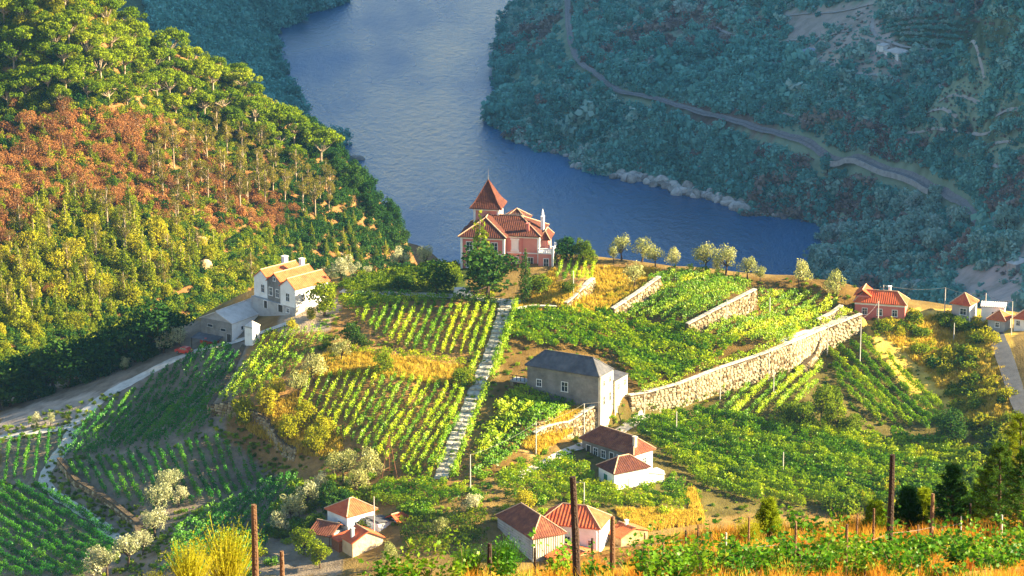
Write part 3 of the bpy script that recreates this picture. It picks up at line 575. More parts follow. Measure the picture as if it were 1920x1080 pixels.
# ------------------------------------------------------------------ the far banks
TRACKS = (([(1640, 28), (1632, 55), (1650, 76), (1700, 92), (1760, 95)], 2.0), ([(1540, 116), (1580, 132), (1620, 142), (1690, 145)], 2.4), ([(1460, 80), (1520, 70), (1600, 60)], 1.6), ([(1450, 118), (1500, 122)], 1.6), ([(1250, 32), (1320, 48), (1385, 75)], 2.2), ([(1640, 220), (1720, 214), (1800, 222)], 1.6), ([(1760, 192), (1840, 196)], 1.4), ([(1430, 200), (1520, 230)], 1.4), ([(1870, 215), (1920, 205)], 2.4), ([(1480, 30), (1560, 22), (1640, 8)], 1.4), ([(1760, 160), (1850, 165)], 1.3), ([(1700, 250), (1790, 240), (1860, 246)], 1.4), ([(1800, 275), (1920, 262)], 1.5), ([(1860, 310), (1925, 300)], 1.5), ([(1560, 98), (1620, 92)], 1.2))
qf = rand_in_poly([(1010, -30), (975, 0), (940, 60), (923, 130), (928, 190), (905, 224), (990, 286), (1060, 306), (1140, 346), (1250, 385), (1380, 402), (1480, 422), (1555, 438), (1545, 470), (1510, 500), (1560, 560), (1950, 600), (1950, -30)], 15000); Pf = F.hit(qf[:, 0], qf[:, 1])
bare = np.zeros(len(qf), bool)
for poly in ([(1460, 20), (1640, 0), (1720, 80), (1690, 150), (1500, 110)], [(1640, 30), (1920, 30), (1920, 100), (1700, 95)], [(1790, 505), (1920, 480), (1920, 600), (1770, 560)], [(1530, 90), (1690, 130), (1680, 150), (1560, 140)], [(1150, 330), (1210, 328), (1310, 350), (1400, 372), (1400, 404), (1330, 404), (1240, 386), (1150, 352)]): bare |= inpoly(qf[:, 0], qf[:, 1], poly)
RW = F.hit([a for a, b in RAIL], [b for a, b in RAIL])[:, :2]
dr, _, _ = sdist(Pf[:, 0], Pf[:, 1], RW)
for tp_, tw_ in TRACKS:
    tq = F.hit([p[0] for p in tp_], [p[1] for p in tp_])[:, :2]; dd, _, ov = sdist(Pf[:, 0], Pf[:, 1], tq, False); bare |= np.abs(dd) < tw_*.5+1.2
gap_ = np.sin(Pf[:, 0]*.11+2*np.sin(Pf[:, 1]*.03))*np.sin(Pf[:, 1]*.07+Pf[:, 0]*.02) > .55
keep = (~bare | (RNG.uniform(size=len(qf)) < .06)) & (np.abs(dr+.6) > 3.2) & ~(inpoly(qf[:, 0], qf[:, 1], [(1640, 0), (1930, 0), (1930, 330), (1780, 330), (1680, 240), (1600, 150)]) & (RNG.uniform(size=len(qf)) < .5)) & ~(gap_ & (RNG.uniform(size=len(qf)) < .6))
pal = np.sin(Pf[:, 0]*.045+1.2)*np.sin(Pf[:, 1]*.021+.6)+RNG.normal(size=len(Pf))*.5 > .55
brn = (np.sin(Pf[:, 0]*.03+.8*np.sin(Pf[:, 1]*.02)+2.0)*np.sin(Pf[:, 1]*.035+Pf[:, 0]*.015)+RNG.normal(size=len(Pf))*.45 > .75)
scatter('far_scrub', 'scrub tinted blue-green for haze, covering the shaded far bank', Pf[keep]-np.array([0, 0, .3]), np.exp(RNG.normal(.45, .38, keep.sum())), SHRUBS['far']+SHRUBS['farpale']+SHRUBS['farbrown'], (RNG.integers(0, 4, len(Pf))+4*pal+4*(brn & pal)+8*(brn & ~pal))[keep])
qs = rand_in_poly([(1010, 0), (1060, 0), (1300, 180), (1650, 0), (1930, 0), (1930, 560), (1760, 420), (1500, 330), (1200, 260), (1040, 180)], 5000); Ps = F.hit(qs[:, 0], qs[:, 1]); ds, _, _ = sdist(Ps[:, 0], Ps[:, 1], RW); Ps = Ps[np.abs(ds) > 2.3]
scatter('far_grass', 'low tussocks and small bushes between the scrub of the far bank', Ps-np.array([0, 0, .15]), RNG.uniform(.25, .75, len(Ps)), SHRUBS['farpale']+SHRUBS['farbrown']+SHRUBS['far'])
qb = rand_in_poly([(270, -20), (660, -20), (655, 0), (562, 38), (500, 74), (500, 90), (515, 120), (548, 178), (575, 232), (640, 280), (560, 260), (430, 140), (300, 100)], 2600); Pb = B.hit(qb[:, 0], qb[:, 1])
scatter('far_left_scrub', 'shaded wood tinted blue-green for haze on the far left bank', Pb-np.array([0, 0, .3]), RNG.uniform(1.5, 3.4, len(Pb)), SHRUBS['far'])
def far_trees(key, name, label, pts, smin, smax, group, surf=None):
    P = (surf or F).hit([p[0] for p in pts], [p[1] for p in pts])
    for p in P: tree(key, name, label, 'tree', tuple(p-np.array([0, 0, .4])), RNG.uniform(smin, smax), group)
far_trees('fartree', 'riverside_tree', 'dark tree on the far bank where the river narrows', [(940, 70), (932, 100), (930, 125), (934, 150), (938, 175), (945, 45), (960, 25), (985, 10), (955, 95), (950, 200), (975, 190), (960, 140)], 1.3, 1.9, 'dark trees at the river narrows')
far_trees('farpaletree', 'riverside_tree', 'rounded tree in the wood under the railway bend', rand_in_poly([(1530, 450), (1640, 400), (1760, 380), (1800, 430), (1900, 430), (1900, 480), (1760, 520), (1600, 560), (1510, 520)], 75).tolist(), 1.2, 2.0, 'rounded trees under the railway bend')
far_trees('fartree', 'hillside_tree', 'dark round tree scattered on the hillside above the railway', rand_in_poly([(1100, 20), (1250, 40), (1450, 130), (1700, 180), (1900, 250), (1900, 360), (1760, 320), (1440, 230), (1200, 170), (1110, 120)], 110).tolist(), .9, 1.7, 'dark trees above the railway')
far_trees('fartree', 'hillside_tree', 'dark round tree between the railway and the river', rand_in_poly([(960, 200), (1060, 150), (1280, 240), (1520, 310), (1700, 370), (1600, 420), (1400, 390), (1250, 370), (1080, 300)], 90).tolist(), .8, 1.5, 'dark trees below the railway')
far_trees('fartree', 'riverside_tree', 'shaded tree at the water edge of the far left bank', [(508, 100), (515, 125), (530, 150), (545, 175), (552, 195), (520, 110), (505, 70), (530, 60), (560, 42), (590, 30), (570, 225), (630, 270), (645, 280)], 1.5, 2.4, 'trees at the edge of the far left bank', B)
# boulders
def boulder_mesh(rng, mat):
    import bmesh
    bm = bmesh.new(); bmesh.ops.create_icosphere(bm, subdivisions=2, radius=1)
    k = [(unit(rng.normal(size=3)), rng.uniform(.55, .95)) for _ in range(9)]
    for v in bm.verts:
        c = np.array(v.co)
        for nrm, d in k:
            e = c@nrm-d
            if e > 0: c = c-nrm*e*.9
        v.co = c*np.array([1.2, .9, .75])*(1+rng.normal()*.02)
    me = bpy.data.meshes.new('boulder'); bm.to_mesh(me); bm.free(); me.materials.append(mat); return me
BOUL = [boulder_mesh(np.random.default_rng(50+i), M['rock']) for i in range(6)]; BOULIT = [boulder_mesh(np.random.default_rng(70+i), M['rocklit']) for i in range(4)]
def boulders(pts, smin, smax, label, group, surf, ms=BOUL, z=0):
    P = surf.hit([p[0] for p in pts], [p[1] for p in pts])
    for p in P:
        o = link('boulder', ms[RNG.integers(len(ms))], None, (p[0], p[1], max(p[2], WATER if surf is not L else -999)+z)); s = RNG.uniform(smin, smax)
        o.scale = (s*RNG.uniform(.8, 1.3), s*RNG.uniform(.8, 1.2), s*RNG.uniform(.8, 1.3)); o.rotation_euler = (RNG.normal()*.3, RNG.normal()*.3, RNG.uniform(0, 6.28)); tag(o, label, 'boulder', group)
boulders(rand_in_poly([(1150, 335), (1210, 330), (1310, 355), (1400, 375), (1395, 402), (1330, 404), (1240, 384), (1150, 350)], 100).tolist(), 1.1, 3.2, 'pale granite boulder heaped on the far river shore', 'boulders heaped on the far shore', F, z=.6)
boulders(rand_in_poly([(905, 222), (930, 205), (945, 225), (1000, 285), (985, 288)], 22).tolist(), .9, 2.2, 'grey rock at the point where the far bank juts into the river', 'rocks at the river point', F, z=.4)
boulders(rand_in_poly([(990, 270), (1100, 265), (1140, 330), (1130, 345), (1000, 288)], 30).tolist(), .9, 2.4, 'grey rock on the far shore left of the boulder heap', 'rocks left of the boulder heap', F, z=.5)
boulders(rand_in_poly([(1400, 395), (1480, 405), (1460, 424), (1400, 410)], 10).tolist(), .8, 1.8, 'grey rock on the far shore right of the boulder heap', 'rocks right of the boulder heap', F, z=.4)
boulders([(320, 470), (330, 485), (345, 490), (318, 500), (375, 460), (290, 505), (150, 560), (165, 545), (385, 505)], 1.2, 2.6, 'ochre sunlit outcrop among the trees of the left slope', 'sunlit outcrops on the left slope', L, BOULIT, .8)
boulders([(540, 470), (555, 480), (570, 468), (600, 490), (610, 470), (585, 455), (640, 480), (520, 495)], .7, 1.4, 'grey rock outcrop on the shaded foot of the left slope', 'shaded outcrops on the left slope', L, BOULIT, .3)
o_ = link('river_rock', BOUL[1], None, tuple(at_z(668, 299, WATER)+np.array([0, 0, .3]))); o_.scale = (3.6, 2.6, 2.0); tag(o_, 'lone dark rock standing in the river near the left shore', 'rock')
# ------------------------------------------------------------------ roads and paths
def ribbon(name, pts, width, mat, surf, label=None, lift=.07, step=1.0, across=5, smooth_n=4):
    P = surf.hit([p[0] for p in pts], [p[1] for p in pts])[:, :2]
    for _ in range(2):   # round the corners
        Q = [P[0]]
        for a, b in zip(P[:-1], P[1:]): Q += [a*.75+b*.25, a*.25+b*.75]
        P = np.array(Q+[P[-1]])
    d = np.concatenate([[0], np.cumsum(np.hypot(*np.diff(P, axis=0).T))]); s = np.arange(0, d[-1], step)
    C = np.stack([np.interp(s, d, P[:, 0]), np.interp(s, d, P[:, 1])], -1); T = np.gradient(C, axis=0); T = unit(T); Nr = np.stack([-T[:, 1], T[:, 0]], -1)
    w = width*(1+.08*np.sin(s*.7)+.06*np.sin(s*1.9+1)) if mat is not M['asphalt'] else np.full(len(s), width)
    u = np.linspace(-.5, .5, across); X = C[:, None, 0]+Nr[:, None, 0]*u[None]*w[:, None]; Y = C[:, None, 1]+Nr[:, None, 1]*u[None]*w[:, None]
    Z = surf.h(X, Y); Z = .5*Z+.5*Z.mean(1, keepdims=True)+lift
    n = len(s); I, J = np.meshgrid(np.arange(across-1), np.arange(n-1)); a = (J*across+I).ravel()
    o = link(name, mesh_np(name, np.stack([X, Y, Z], -1).reshape(-1, 3), np.stack([a, a+1, a+1+across, a+across], -1), mat, True))
    return tag(o, label, kind='structure'), np.column_stack([C, surf.h(C[:, 0], C[:, 1])]), T
ribbon('dirt_road', [(-20, 826), (60, 810), (140, 798), (165, 768), (220, 728), (290, 692), (350, 664), (400, 650), (450, 636), (520, 612), (560, 600)], 2.8, M['dirt'], N)
ribbon('field_track', [(146, 800), (118, 850), (94, 880), (90, 905), (112, 928), (160, 957), (205, 987), (238, 1022)], 3.6, M['dirt'], N)
ribbon('lane', [(960, 900), (1010, 872), (1090, 836), (1180, 798), (1215, 778)], 2.6, M['dirt'], N)
ribbon('tarmac_road', [(1960, 800), (1922, 760), (1908, 700), (1888, 650), (1872, 622)], 5.5, M['asphalt'], N, lift=.1)
ribbon('terrace_path', [(1190, 745), (1300, 708), (1400, 680), (1470, 650), (1500, 622), (1590, 590)], 1.6, M['dirt'], N)
ribbon('yard', [(640, 545), (760, 552), (860, 556), (960, 566), (1060, 570)], 2.6, M['dirt'], N)
_, SC_, ST_ = ribbon('stepped_path', [(950, 568), (938, 615), (917, 675), (893, 730), (868, 790), (845, 850), (826, 900)], 2.6, M['dirt'], N)
PATHOBJ = bpy.data.objects['stepped_path']
def slabmesh(rng):
    m = MB(); c = [(-.5, -.5), (.5, -.5), (.5, .5), (-.5, .5)]; c = [(x*rng.uniform(.88, 1), y*rng.uniform(.85, 1)) for x, y in c]
    return m.hexa([(x, y, 0) for x, y in c]+[(x*.95, y*.93, 1+rng.uniform(-.1, .1)) for x, y in c]).mesh('stone_slab', M['slab'])
SLABS = [slabmesh(np.random.default_rng(30+i)) for i in range(6)]
sd_ = 0.0
for i in range(0, len(SC_)-1):
    if i % 2 == 0:
        for sgn in (-.5, .5):
            p = SC_[i]; t = ST_[i]; nx, ny = -t[1], t[0]; off = sgn*1.15+RNG.normal()*.06
            o = link('stone_slab', SLABS[RNG.integers(6)], PATHOBJ, (p[0]+nx*off, p[1]+ny*off, p[2]-.05+RNG.uniform(0, .05)))
            o.rotation_euler = (0, 0, math.atan2(t[1], t[0])+RNG.normal()*.05); o.scale = (1.75*RNG.uniform(.88, 1.02), 1.12, .34)
# ------------------------------------------------------------------ dry stone walls
def stonemesh(rng):
    m = MB(); j = lambda a: a*rng.uniform(.82, 1.0)
    c = [(-.5, -.5), (.5, -.5), (.5, .5), (-.5, .5)]
    b = [(x, .5, z) for x, z in c]; mid = [(j(x), -.15+rng.normal()*.05, j(z)) for x, z in c]; fr = [(x*rng.uniform(.55, .8), -.5*rng.uniform(.8, 1.15), z*rng.uniform(.55, .8)) for x, z in c]
    v = b+mid+fr; f = [(8, 9, 10, 11)]
    for k in range(4):
        n = (k+1) % 4; f += [(k, n, 4+n, 4+k), (4+k, 4+n, 8+n, 8+k)]
    return m.add(v, f).mesh('stone', M['stone'])
STONES = [stonemesh(np.random.default_rng(200+i)) for i in range(10)]
def stone_wall(name, label, pts, H, course=.48, wmin=.55, wmax=1.15, thick=.6, coping=True, maxp=300, group=None, mat=None, parapet=.15):
    P = pts3(pts); d = np.concatenate([[0], np.cumsum(np.hypot(*np.diff(P[:, :2], axis=0).T))])
    s = np.linspace(0, d[-1], max(8, int(d[-1]/1.0))); X = np.interp(s, d, P[:, 0]); Y = np.interp(s, d, P[:, 1]); Hs = np.interp(s, d, H)
    T = unit(np.stack([np.gradient(X), np.gradient(Y)], -1)); R = np.stack([T[:, 1], -T[:, 0]], -1)
    zb = np.minimum(np.interp(s, d, P[:, 2]), N.h(X+R[:, 0]*.7, Y+R[:, 1]*.7)); zt = np.maximum(np.interp(s, d, P[:, 2])+Hs, N.h(X-R[:, 0]*.9, Y-R[:, 1]*.9))+parapet
    root = thing(name, label, 'wall', (X[0], Y[0], zb[0]), group); o0 = np.array([X[0], Y[0], zb[0]])
    m = MB(); k = len(s)
    V = []
    for i in range(k):
        for (off, z) in ((.12, zb[i]-1.2), (.12, zt[i]), (.12-thick-.4, zt[i]), (.12-thick-.4, zb[i]-1.2)): V.append((X[i]+R[i, 0]*off-o0[0], Y[i]+R[i, 1]*off-o0[1], z-o0[2]))
    Fa = [(i*4+q, (i+1)*4+q, (i+1)*4+(q+1) % 4, i*4+(q+1) % 4) for i in range(k-1) for q in range(4)]+[(0, 1, 2, 3), (k*4-1, k*4-2, k*4-3, k*4-4)]
    m.add(V, [f[::-1] for f in Fa]); m.obj('core', mat or M['mortar'], root)
    items = []; c = 0
    zmax = (zt-zb).max()
    while c*course < zmax:
        x = RNG.uniform(0, .5)
        while x < d[-1]:
            w = RNG.uniform(wmin, wmax); xm = x+w/2; x += w
            if xm > d[-1]: break
            b = np.interp(xm, s, zb)-.1; t = np.interp(xm, s, zt); z = b+(c+.5)*course
            if z+course*.45 > t: continue
            px, py = np.interp(xm, s, X), np.interp(xm, s, Y); tx, ty = np.interp(xm, s, T[:, 0]), np.interp(xm, s, T[:, 1])
            items.append((px+ty*.12, py-tx*.12, z+RNG.normal()*.03, math.atan2(ty, tx), w*RNG.uniform(.9, 1.02), course*RNG.uniform(.85, 1.05)))
        c += 1
    RNG.shuffle(items)
    for it in items[:maxp]:
        o = link('stone', STONES[RNG.integers(10)], root, (it[0]-o0[0], it[1]-o0[1], it[2]-o0[2])); o.rotation_euler = (RNG.normal()*.03, RNG.normal()*.06, it[3]); o.scale = (it[4], .34, it[5])
    rest = items[maxp:]
    if rest:
        VV, FF = [], []
        for it in rest:
            me = STONES[RNG.integers(10)]; c_, s_ = math.cos(it[3]), math.sin(it[3]); n0 = len(VV)
            for v in me.vertices:
                a, b, e = v.co.x*it[4], v.co.y*.34, v.co.z*it[5]; VV.append((a*c_-b*s_+it[0]-o0[0], a*s_+b*c_+it[1]-o0[1], e+it[2]-o0[2]))
            FF += [tuple(q+n0 for q in f.vertices) for f in me.polygons]
        tag(MB().add(VV, FF).obj('more_stones', M['stone'], root), kind='stuff')
    if coping:
        x = 0
        while x < d[-1]-.2:
            w = min(RNG.uniform(.9, 1.6), d[-1]-x); xm = x+w/2; x += w
            tx, ty = np.interp(xm, s, T[:, 0]), np.interp(xm, s, T[:, 1]); sl_ = math.atan2(np.interp(xm+.5, s, zt)-np.interp(xm-.5, s, zt), 1.0)
            o = link('coping_stone', SLABS[RNG.integers(6)], root, (np.interp(xm, s, X)-ty*.28-o0[0], np.interp(xm, s, Y)+tx*.28-o0[1], np.interp(xm, s, zt)-o0[2]-.03)); o.rotation_euler = (0, -sl_, math.atan2(ty, tx)); o.scale = (w*1.02, 1.0, .16)
    return root
stone_wall('retaining_wall', 'long tall dry-stone retaining wall under the big vine terrace', WALL_MAIN, WALL_MAIN_H)
stone_wall('retaining_wall', 'stone wall rising along the lane to the grey-roofed building', WALL_LANE[:3]+[(1121, 805.5, -180.6)], WALL_LANE_H[:3]+[4.7], maxp=200)
stone_wall('retaining_wall', 'shaded stone wall bounding the left edge of the upper terraces', WALL_LEFT, WALL_LEFT_H, maxp=200, coping=False, parapet=.05)
stone_wall('retaining_wall', 'pale stone wall between the two vine terraces right of the villa', WALL_MID, WALL_MID_H, maxp=120)
stone_wall('retaining_wall', 'short stone wall under the olive trees right of the villa', WALL_UP, WALL_UP_H, maxp=120)
stone_wall('retaining_wall', 'stone wall with stairs just right of and below the villa', WALL_VILLA, WALL_VILLA_H, maxp=100)
def auto_wall(name, label, pts, h, **kw):
    P = N.hit([p[0] for p in pts], [p[1] for p in pts]); q = proj(P)
    return stone_wall(name, label, [(q[i][0], q[i][1], P[i][2]) for i in range(len(P))], [h]*len(P), **kw)
auto_wall('field_wall', 'grey curved stone wall beside the track at lower left', [(258, 1022), (252, 990), (205, 952), (140, 912), (108, 872)][::-1], 1.3, maxp=120, coping=False)
auto_wall('field_wall', 'low broken stone wall beside the right hand slope field', [(1505, 700), (1540, 660)], .9, maxp=60, coping=False)
auto_wall('field_wall', 'low stone wall below the olive at the right end of the terraces', [(1535, 612), (1560, 600), (1580, 585)], 1.2, maxp=60)
auto_wall('yard_wall', 'low stone wall bounding the dry grass garden before the villa', [(958, 590), (1000, 583), (1045, 584)], .8, maxp=60)
# ------------------------------------------------------------------ vineyards
def row_mesh(C, hgt, wid, dens, size, mat, canopy=False, gaps=.08):
    """leaf mass along a polyline C (n,2) on the hill; plants one by one with gaps"""
    d = np.concatenate([[0], np.cumsum(np.hypot(*np.diff(C, axis=0).T))]); Ltot = d[-1]; npl = max(1, int(Ltot/1.05)); Pn = []; Nn = []; Sz = []
    for k in range(npl):
        if RNG.uniform() < gaps: continue
        a = (k+.5)/npl*Ltot; vig = RNG.uniform(.65, 1.25); n = max(3, int(1.75*dens*vig)); s = a+RNG.normal(size=n)*.42; off = RNG.normal(size=n)*wid*(.40 if not canopy else .5)*vig
        x = np.interp(s, d, C[:, 0]); y = np.interp(s, d, C[:, 1]); i = np.clip(np.searchsorted(d, a)-1, 0, len(C)-2); t = C[i+1]-C[i]; t = t/(np.hypot(*t)+1e-9)
        x = x-t[1]*off; y = y+t[0]*off
        zz = (hgt*.72+RNG.normal(size=n)*.24+.28*RNG.normal()) if canopy else np.clip(RNG.beta(2.0, 1.2, n)*hgt*1.15*vig, .15, hgt*1.5)
        nn = RNG.normal(size=(n, 3))*.5; nn[:, 2] += .45 if not canopy else .9; side = np.sign(off); nn[:, 0] -= t[1]*side*.9; nn[:, 1] += t[0]*side*.9
        Pn.append(np.stack([x, y, N.h(x, y)+zz], -1)); Nn.append(nn); Sz.append(np.full(n, size)*RNG.uniform(.7, 1.3, n))
    if not Pn: return None
    Pn = np.vstack(Pn); Nn = unit(np.vstack(Nn)); o = np.array([C[0, 0], C[0, 1], float(N.h(C[0, 0], C[0, 1]))])
    V, Fq = leaf_cards(Pn-o, Nn, np.concatenate(Sz), RNG); return mesh_np('vine_row', V, Fq, mat), o
def field(poly, d0, d1, spacing, hgt, wid, dens, size, mat, label, group, canopy=False, gaps=.08, name='grapevine_row', bend=0.0):  # each object is one row of vines, built of loose leaf clumps
    W2 = N.hit([p[0] for p in poly], [p[1] for p in poly])[:, :2]; D = N.hit([d0[0], d1[0]], [d0[1], d1[1]])[:, :2]; t = unit(D[1]-D[0]); n = np.array([-t[1], t[0]])
    U = W2@t; Vv = W2@n; cnt = 0
    for v in np.arange(Vv.min()+spacing*.4, Vv.max(), spacing):
        v = v+RNG.normal()*.06; xs = []
        for i in range(len(U)):
            a, b = i, (i+1) % len(U)
            if (Vv[a] > v) != (Vv[b] > v): xs.append(U[a]+(U[b]-U[a])*(v-Vv[a])/(Vv[b]-Vv[a]))
        xs.sort()
        for u0, u1 in zip(xs[::2], xs[1::2]):
            u0 += RNG.uniform(0, .5); u1 -= RNG.uniform(0, .5)
            if u1-u0 < 1.5: continue
            u = np.linspace(u0, u1, max(2, int((u1-u0)/1.5))); w = v+bend*np.sin((u-U.min())/(np.ptp(U)+.1)*math.pi)+.08*np.sin(u*.4+v)
            r = row_mesh(np.outer(u, t)+np.outer(w, n), hgt, wid, dens, size, mat, canopy, gaps)
            if r is None: continue
            tag(link(name, r[0], None, tuple(r[1])), label, 'vine row', group); cnt += 1
    return cnt
nrow = 0
VL, VD = M['vine_lit'], M['vine_shade']
FIELDS = [
 ([(655, 592), (760, 572), (930, 574), (915, 640), (892, 672), (770, 664), (700, 626)], (745, 650), (778, 580), 1.75, 1.6, .42, 38, .30, VL, 'sunlit vine row in the upper field left of the stepped path', 'rows of the upper left field', False, .06),
 ([(575, 706), (720, 706), (868, 728), (866, 775), (826, 884), (765, 892), (715, 868), (650, 830), (555, 770)], (705, 840), (772, 722), 1.7, 1.6, .42, 38, .30, VL, 'sunlit vine row in the lower field left of the stepped path', 'rows of the lower left field', False, .07),
 ([(492, 626), (612, 624), (600, 652), (562, 690), (500, 742), (440, 806), (398, 800), (460, 690)], (430, 780), (520, 640), 1.5, 1.4, .5, 26, .30, VL, 'yellowish vine row on the narrow terrace below the estate yard', 'rows of the terrace below the estate', False, .15),
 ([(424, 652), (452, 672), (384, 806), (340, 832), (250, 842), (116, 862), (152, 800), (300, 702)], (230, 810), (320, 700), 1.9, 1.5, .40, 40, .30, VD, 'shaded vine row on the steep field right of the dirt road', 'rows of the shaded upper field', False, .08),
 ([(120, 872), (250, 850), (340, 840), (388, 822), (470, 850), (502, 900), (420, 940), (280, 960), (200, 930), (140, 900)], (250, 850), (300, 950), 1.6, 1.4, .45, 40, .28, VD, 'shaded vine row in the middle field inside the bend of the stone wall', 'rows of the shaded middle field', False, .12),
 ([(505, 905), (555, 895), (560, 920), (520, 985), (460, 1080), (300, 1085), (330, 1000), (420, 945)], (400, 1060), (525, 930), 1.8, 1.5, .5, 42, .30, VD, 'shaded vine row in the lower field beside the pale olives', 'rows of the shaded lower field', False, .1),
 ([(-10, 915), (80, 912), (150, 965), (205, 1000), (222, 1030), (170, 1085), (-10, 1085)], (10, 930), (190, 1040), 2.0, 1.5, .48, 46, .30, VD, 'lush shade-green vine row in the bottom left corner field', 'rows of the bottom left field', False, .03),
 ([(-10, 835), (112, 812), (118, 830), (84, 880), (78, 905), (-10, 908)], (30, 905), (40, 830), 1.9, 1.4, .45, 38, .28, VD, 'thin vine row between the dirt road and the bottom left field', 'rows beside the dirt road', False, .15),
 ([(960, 590), (1140, 588), (1270, 615), (1390, 650), (1330, 690), (1190, 735), (1170, 690), (1140, 664), (980, 655), (955, 640)], (1000, 600), (1250, 700), 2.0, 2.0, .95, 48, .42, VL, 'dense leafy vine row on the great terrace above the long wall', 'rows of the great terrace', True, .03),
 ([(1240, 512), (1385, 522), (1410, 540), (1350, 575), (1285, 606), (1160, 584), (1200, 560)], (1200, 580), (1370, 530), 1.9, 1.4, .42, 48, .30, VL, 'sunlit vine row on the terrace under the crest olives', 'rows of the crest terrace', False, .04),
 ([(1425, 545), (1545, 550), (1575, 572), (1490, 628), (1460, 650), (1400, 645), (1300, 622), (1420, 572)], (1350, 630), (1530, 565), 1.9, 1.4, .42, 48, .30, VL, 'sunlit vine row right of the pale terrace wall', 'rows of the right hand terrace', False, .04),
 ([(955, 735), (1080, 735), (1090, 748), (1040, 790), (985, 830), (940, 880), (880, 905), (900, 830)], (890, 880), (1040, 745), 1.75, 1.9, .95, 42, .40, VL, 'leafy pergola vine row below the grey-roofed building', 'pergola rows below the grey building', True, .03),
 ([(1345, 750), (1500, 700), (1548, 680), (1530, 730), (1480, 770), (1400, 790), (1340, 785)], (1400, 780), (1470, 710), 2.0, 1.5, .40, 52, .28, VL, 'vine row in the small field just under the long wall', 'rows just under the long wall', False, .05),
 ([(1550, 648), (1620, 640), (1690, 690), (1770, 770), (1760, 808), (1700, 800), (1640, 790), (1570, 720)], (1580, 665), (1730, 800), 2.2, 1.5, .38, 60, .30, VL, 'straight vine row running down the slope field at right', 'rows of the right slope field', False, .05),
 ([(1170, 800), (1340, 770), (1400, 800), (1500, 790), (1640, 820), (1760, 830), (1860, 870), (1880, 960), (1600, 960), (1400, 940), (1290, 900), (1240, 850)], (1250, 830), (1650, 930), 2.6, 1.9, .8, 64, .38, VL, 'bushy vine row in the wide lower right vineyard', 'rows of the lower right vineyard', False, .05),
 ([(920, 905), (1000, 868), (1075, 860), (1115, 890), (1118, 915), (1200, 925), (1280, 920), (1300, 960), (1100, 955), (950, 940)], (930, 915), (1100, 950), 2.3, 1.7, .75, 50, .34, VL, 'bushy vine row around the small white house', 'rows around the white house', False, .06),
 ([(700, 915), (800, 905), (880, 930), (850, 950), (760, 955), (690, 945)], (700, 925), (860, 945), 1.4, 1.5, .7, 34, .32, VL, 'vine row in the small plot behind the red-roofed cottage', 'rows behind the red-roofed cottage', False, .05),
 ([(745, 985), (910, 965), (915, 1020), (860, 1040), (760, 1040)], (760, 1000), (900, 1025), 1.5, 1.4, .7, 30, .32, M['broad'], 'shaded vine row between the bottom cottages', 'rows between the bottom cottages', False, .06),  # darker broadleaf colour puts shade into these rows
 ([(1036, 482), (1108, 480), (1116, 520), (1100, 545), (1045, 530)], (1055, 535), (1075, 485), 1.6, 1.6, .38, 34, .26, VL, 'neat vine row in the little plot right of the villa', 'rows right of the villa', False, .03),
 ([(640, 535), (700, 518), (860, 502), (870, 540), (760, 548), (650, 556)], (660, 550), (860, 515), 1.3, 1.5, .8, 34, .34, M['broad'], 'dark vine row on the shoulder left of the villa', 'rows left of the villa', False, .03),  # darker broadleaf colour stands in for the shade of the trees here
 ([(630, 572), (700, 556), (860, 566), (930, 568), (930, 573), (760, 570), (655, 588)], (640, 578), (900, 568), 1.6, 1.6, .7, 34, .32, VL, 'vine row edging the top of the upper left field', 'rows edging the upper field', False, .05),
]
for f in FIELDS: nrow += field(*f)

def hedge_rows(pts, offs, label, group, hgt=1.9, wid=.8, dens=40, size=.32, mat=VL, gaps=.12):
    P = N.hit([p[0] for p in pts], [p[1] for p in pts])[:, :2]; d = np.concatenate([[0], np.cumsum(np.hypot(*np.diff(P, axis=0).T))]); s = np.arange(0, d[-1], 1.0)
    C = np.stack([np.interp(s, d, P[:, 0]), np.interp(s, d, P[:, 1])], -1); T = unit(np.gradient(C, axis=0)); Nr = np.stack([-T[:, 1], T[:, 0]], -1)
    r = row_mesh(C+Nr*offs, hgt, wid, dens, size, mat, False, gaps)
    tag(link('grapevine_row', r[0], None, tuple(r[1])), label, 'vine row', group)
pth = [(950, 568), (938, 615), (917, 675), (893, 730), (868, 790), (845, 850), (826, 900)]
hedge_rows(pth, 2.1, 'vine row trained along the left edge of the stepped path', None); hedge_rows(pth, -2.3, 'vine row trained along the right edge of the stepped path', None, 1.1, .7)
hedge_rows([(975, 600), (960, 640), (938, 690)], -1.5, 'short vine row climbing beside the top of the stepped path', None, 1.7, .7, 34)
hedge_rows([(1200, 738), (1300, 700), (1420, 665), (1480, 640), (1500, 618), (1600, 586)], 0, 'vine row growing along the top of the long retaining wall', None, 1.2, .6, 26, .3)
hedge_rows([(1490, 628), (1540, 610), (1600, 588)], 1.5, 'second vine row behind the right end of the long wall', None, 1.4, .6, 30, .3)
hedge_rows([(660, 664), (770, 672), (880, 686)], 0, 'vine hedge along the foot of the upper left field', None, 1.3, .8, 34, .3)
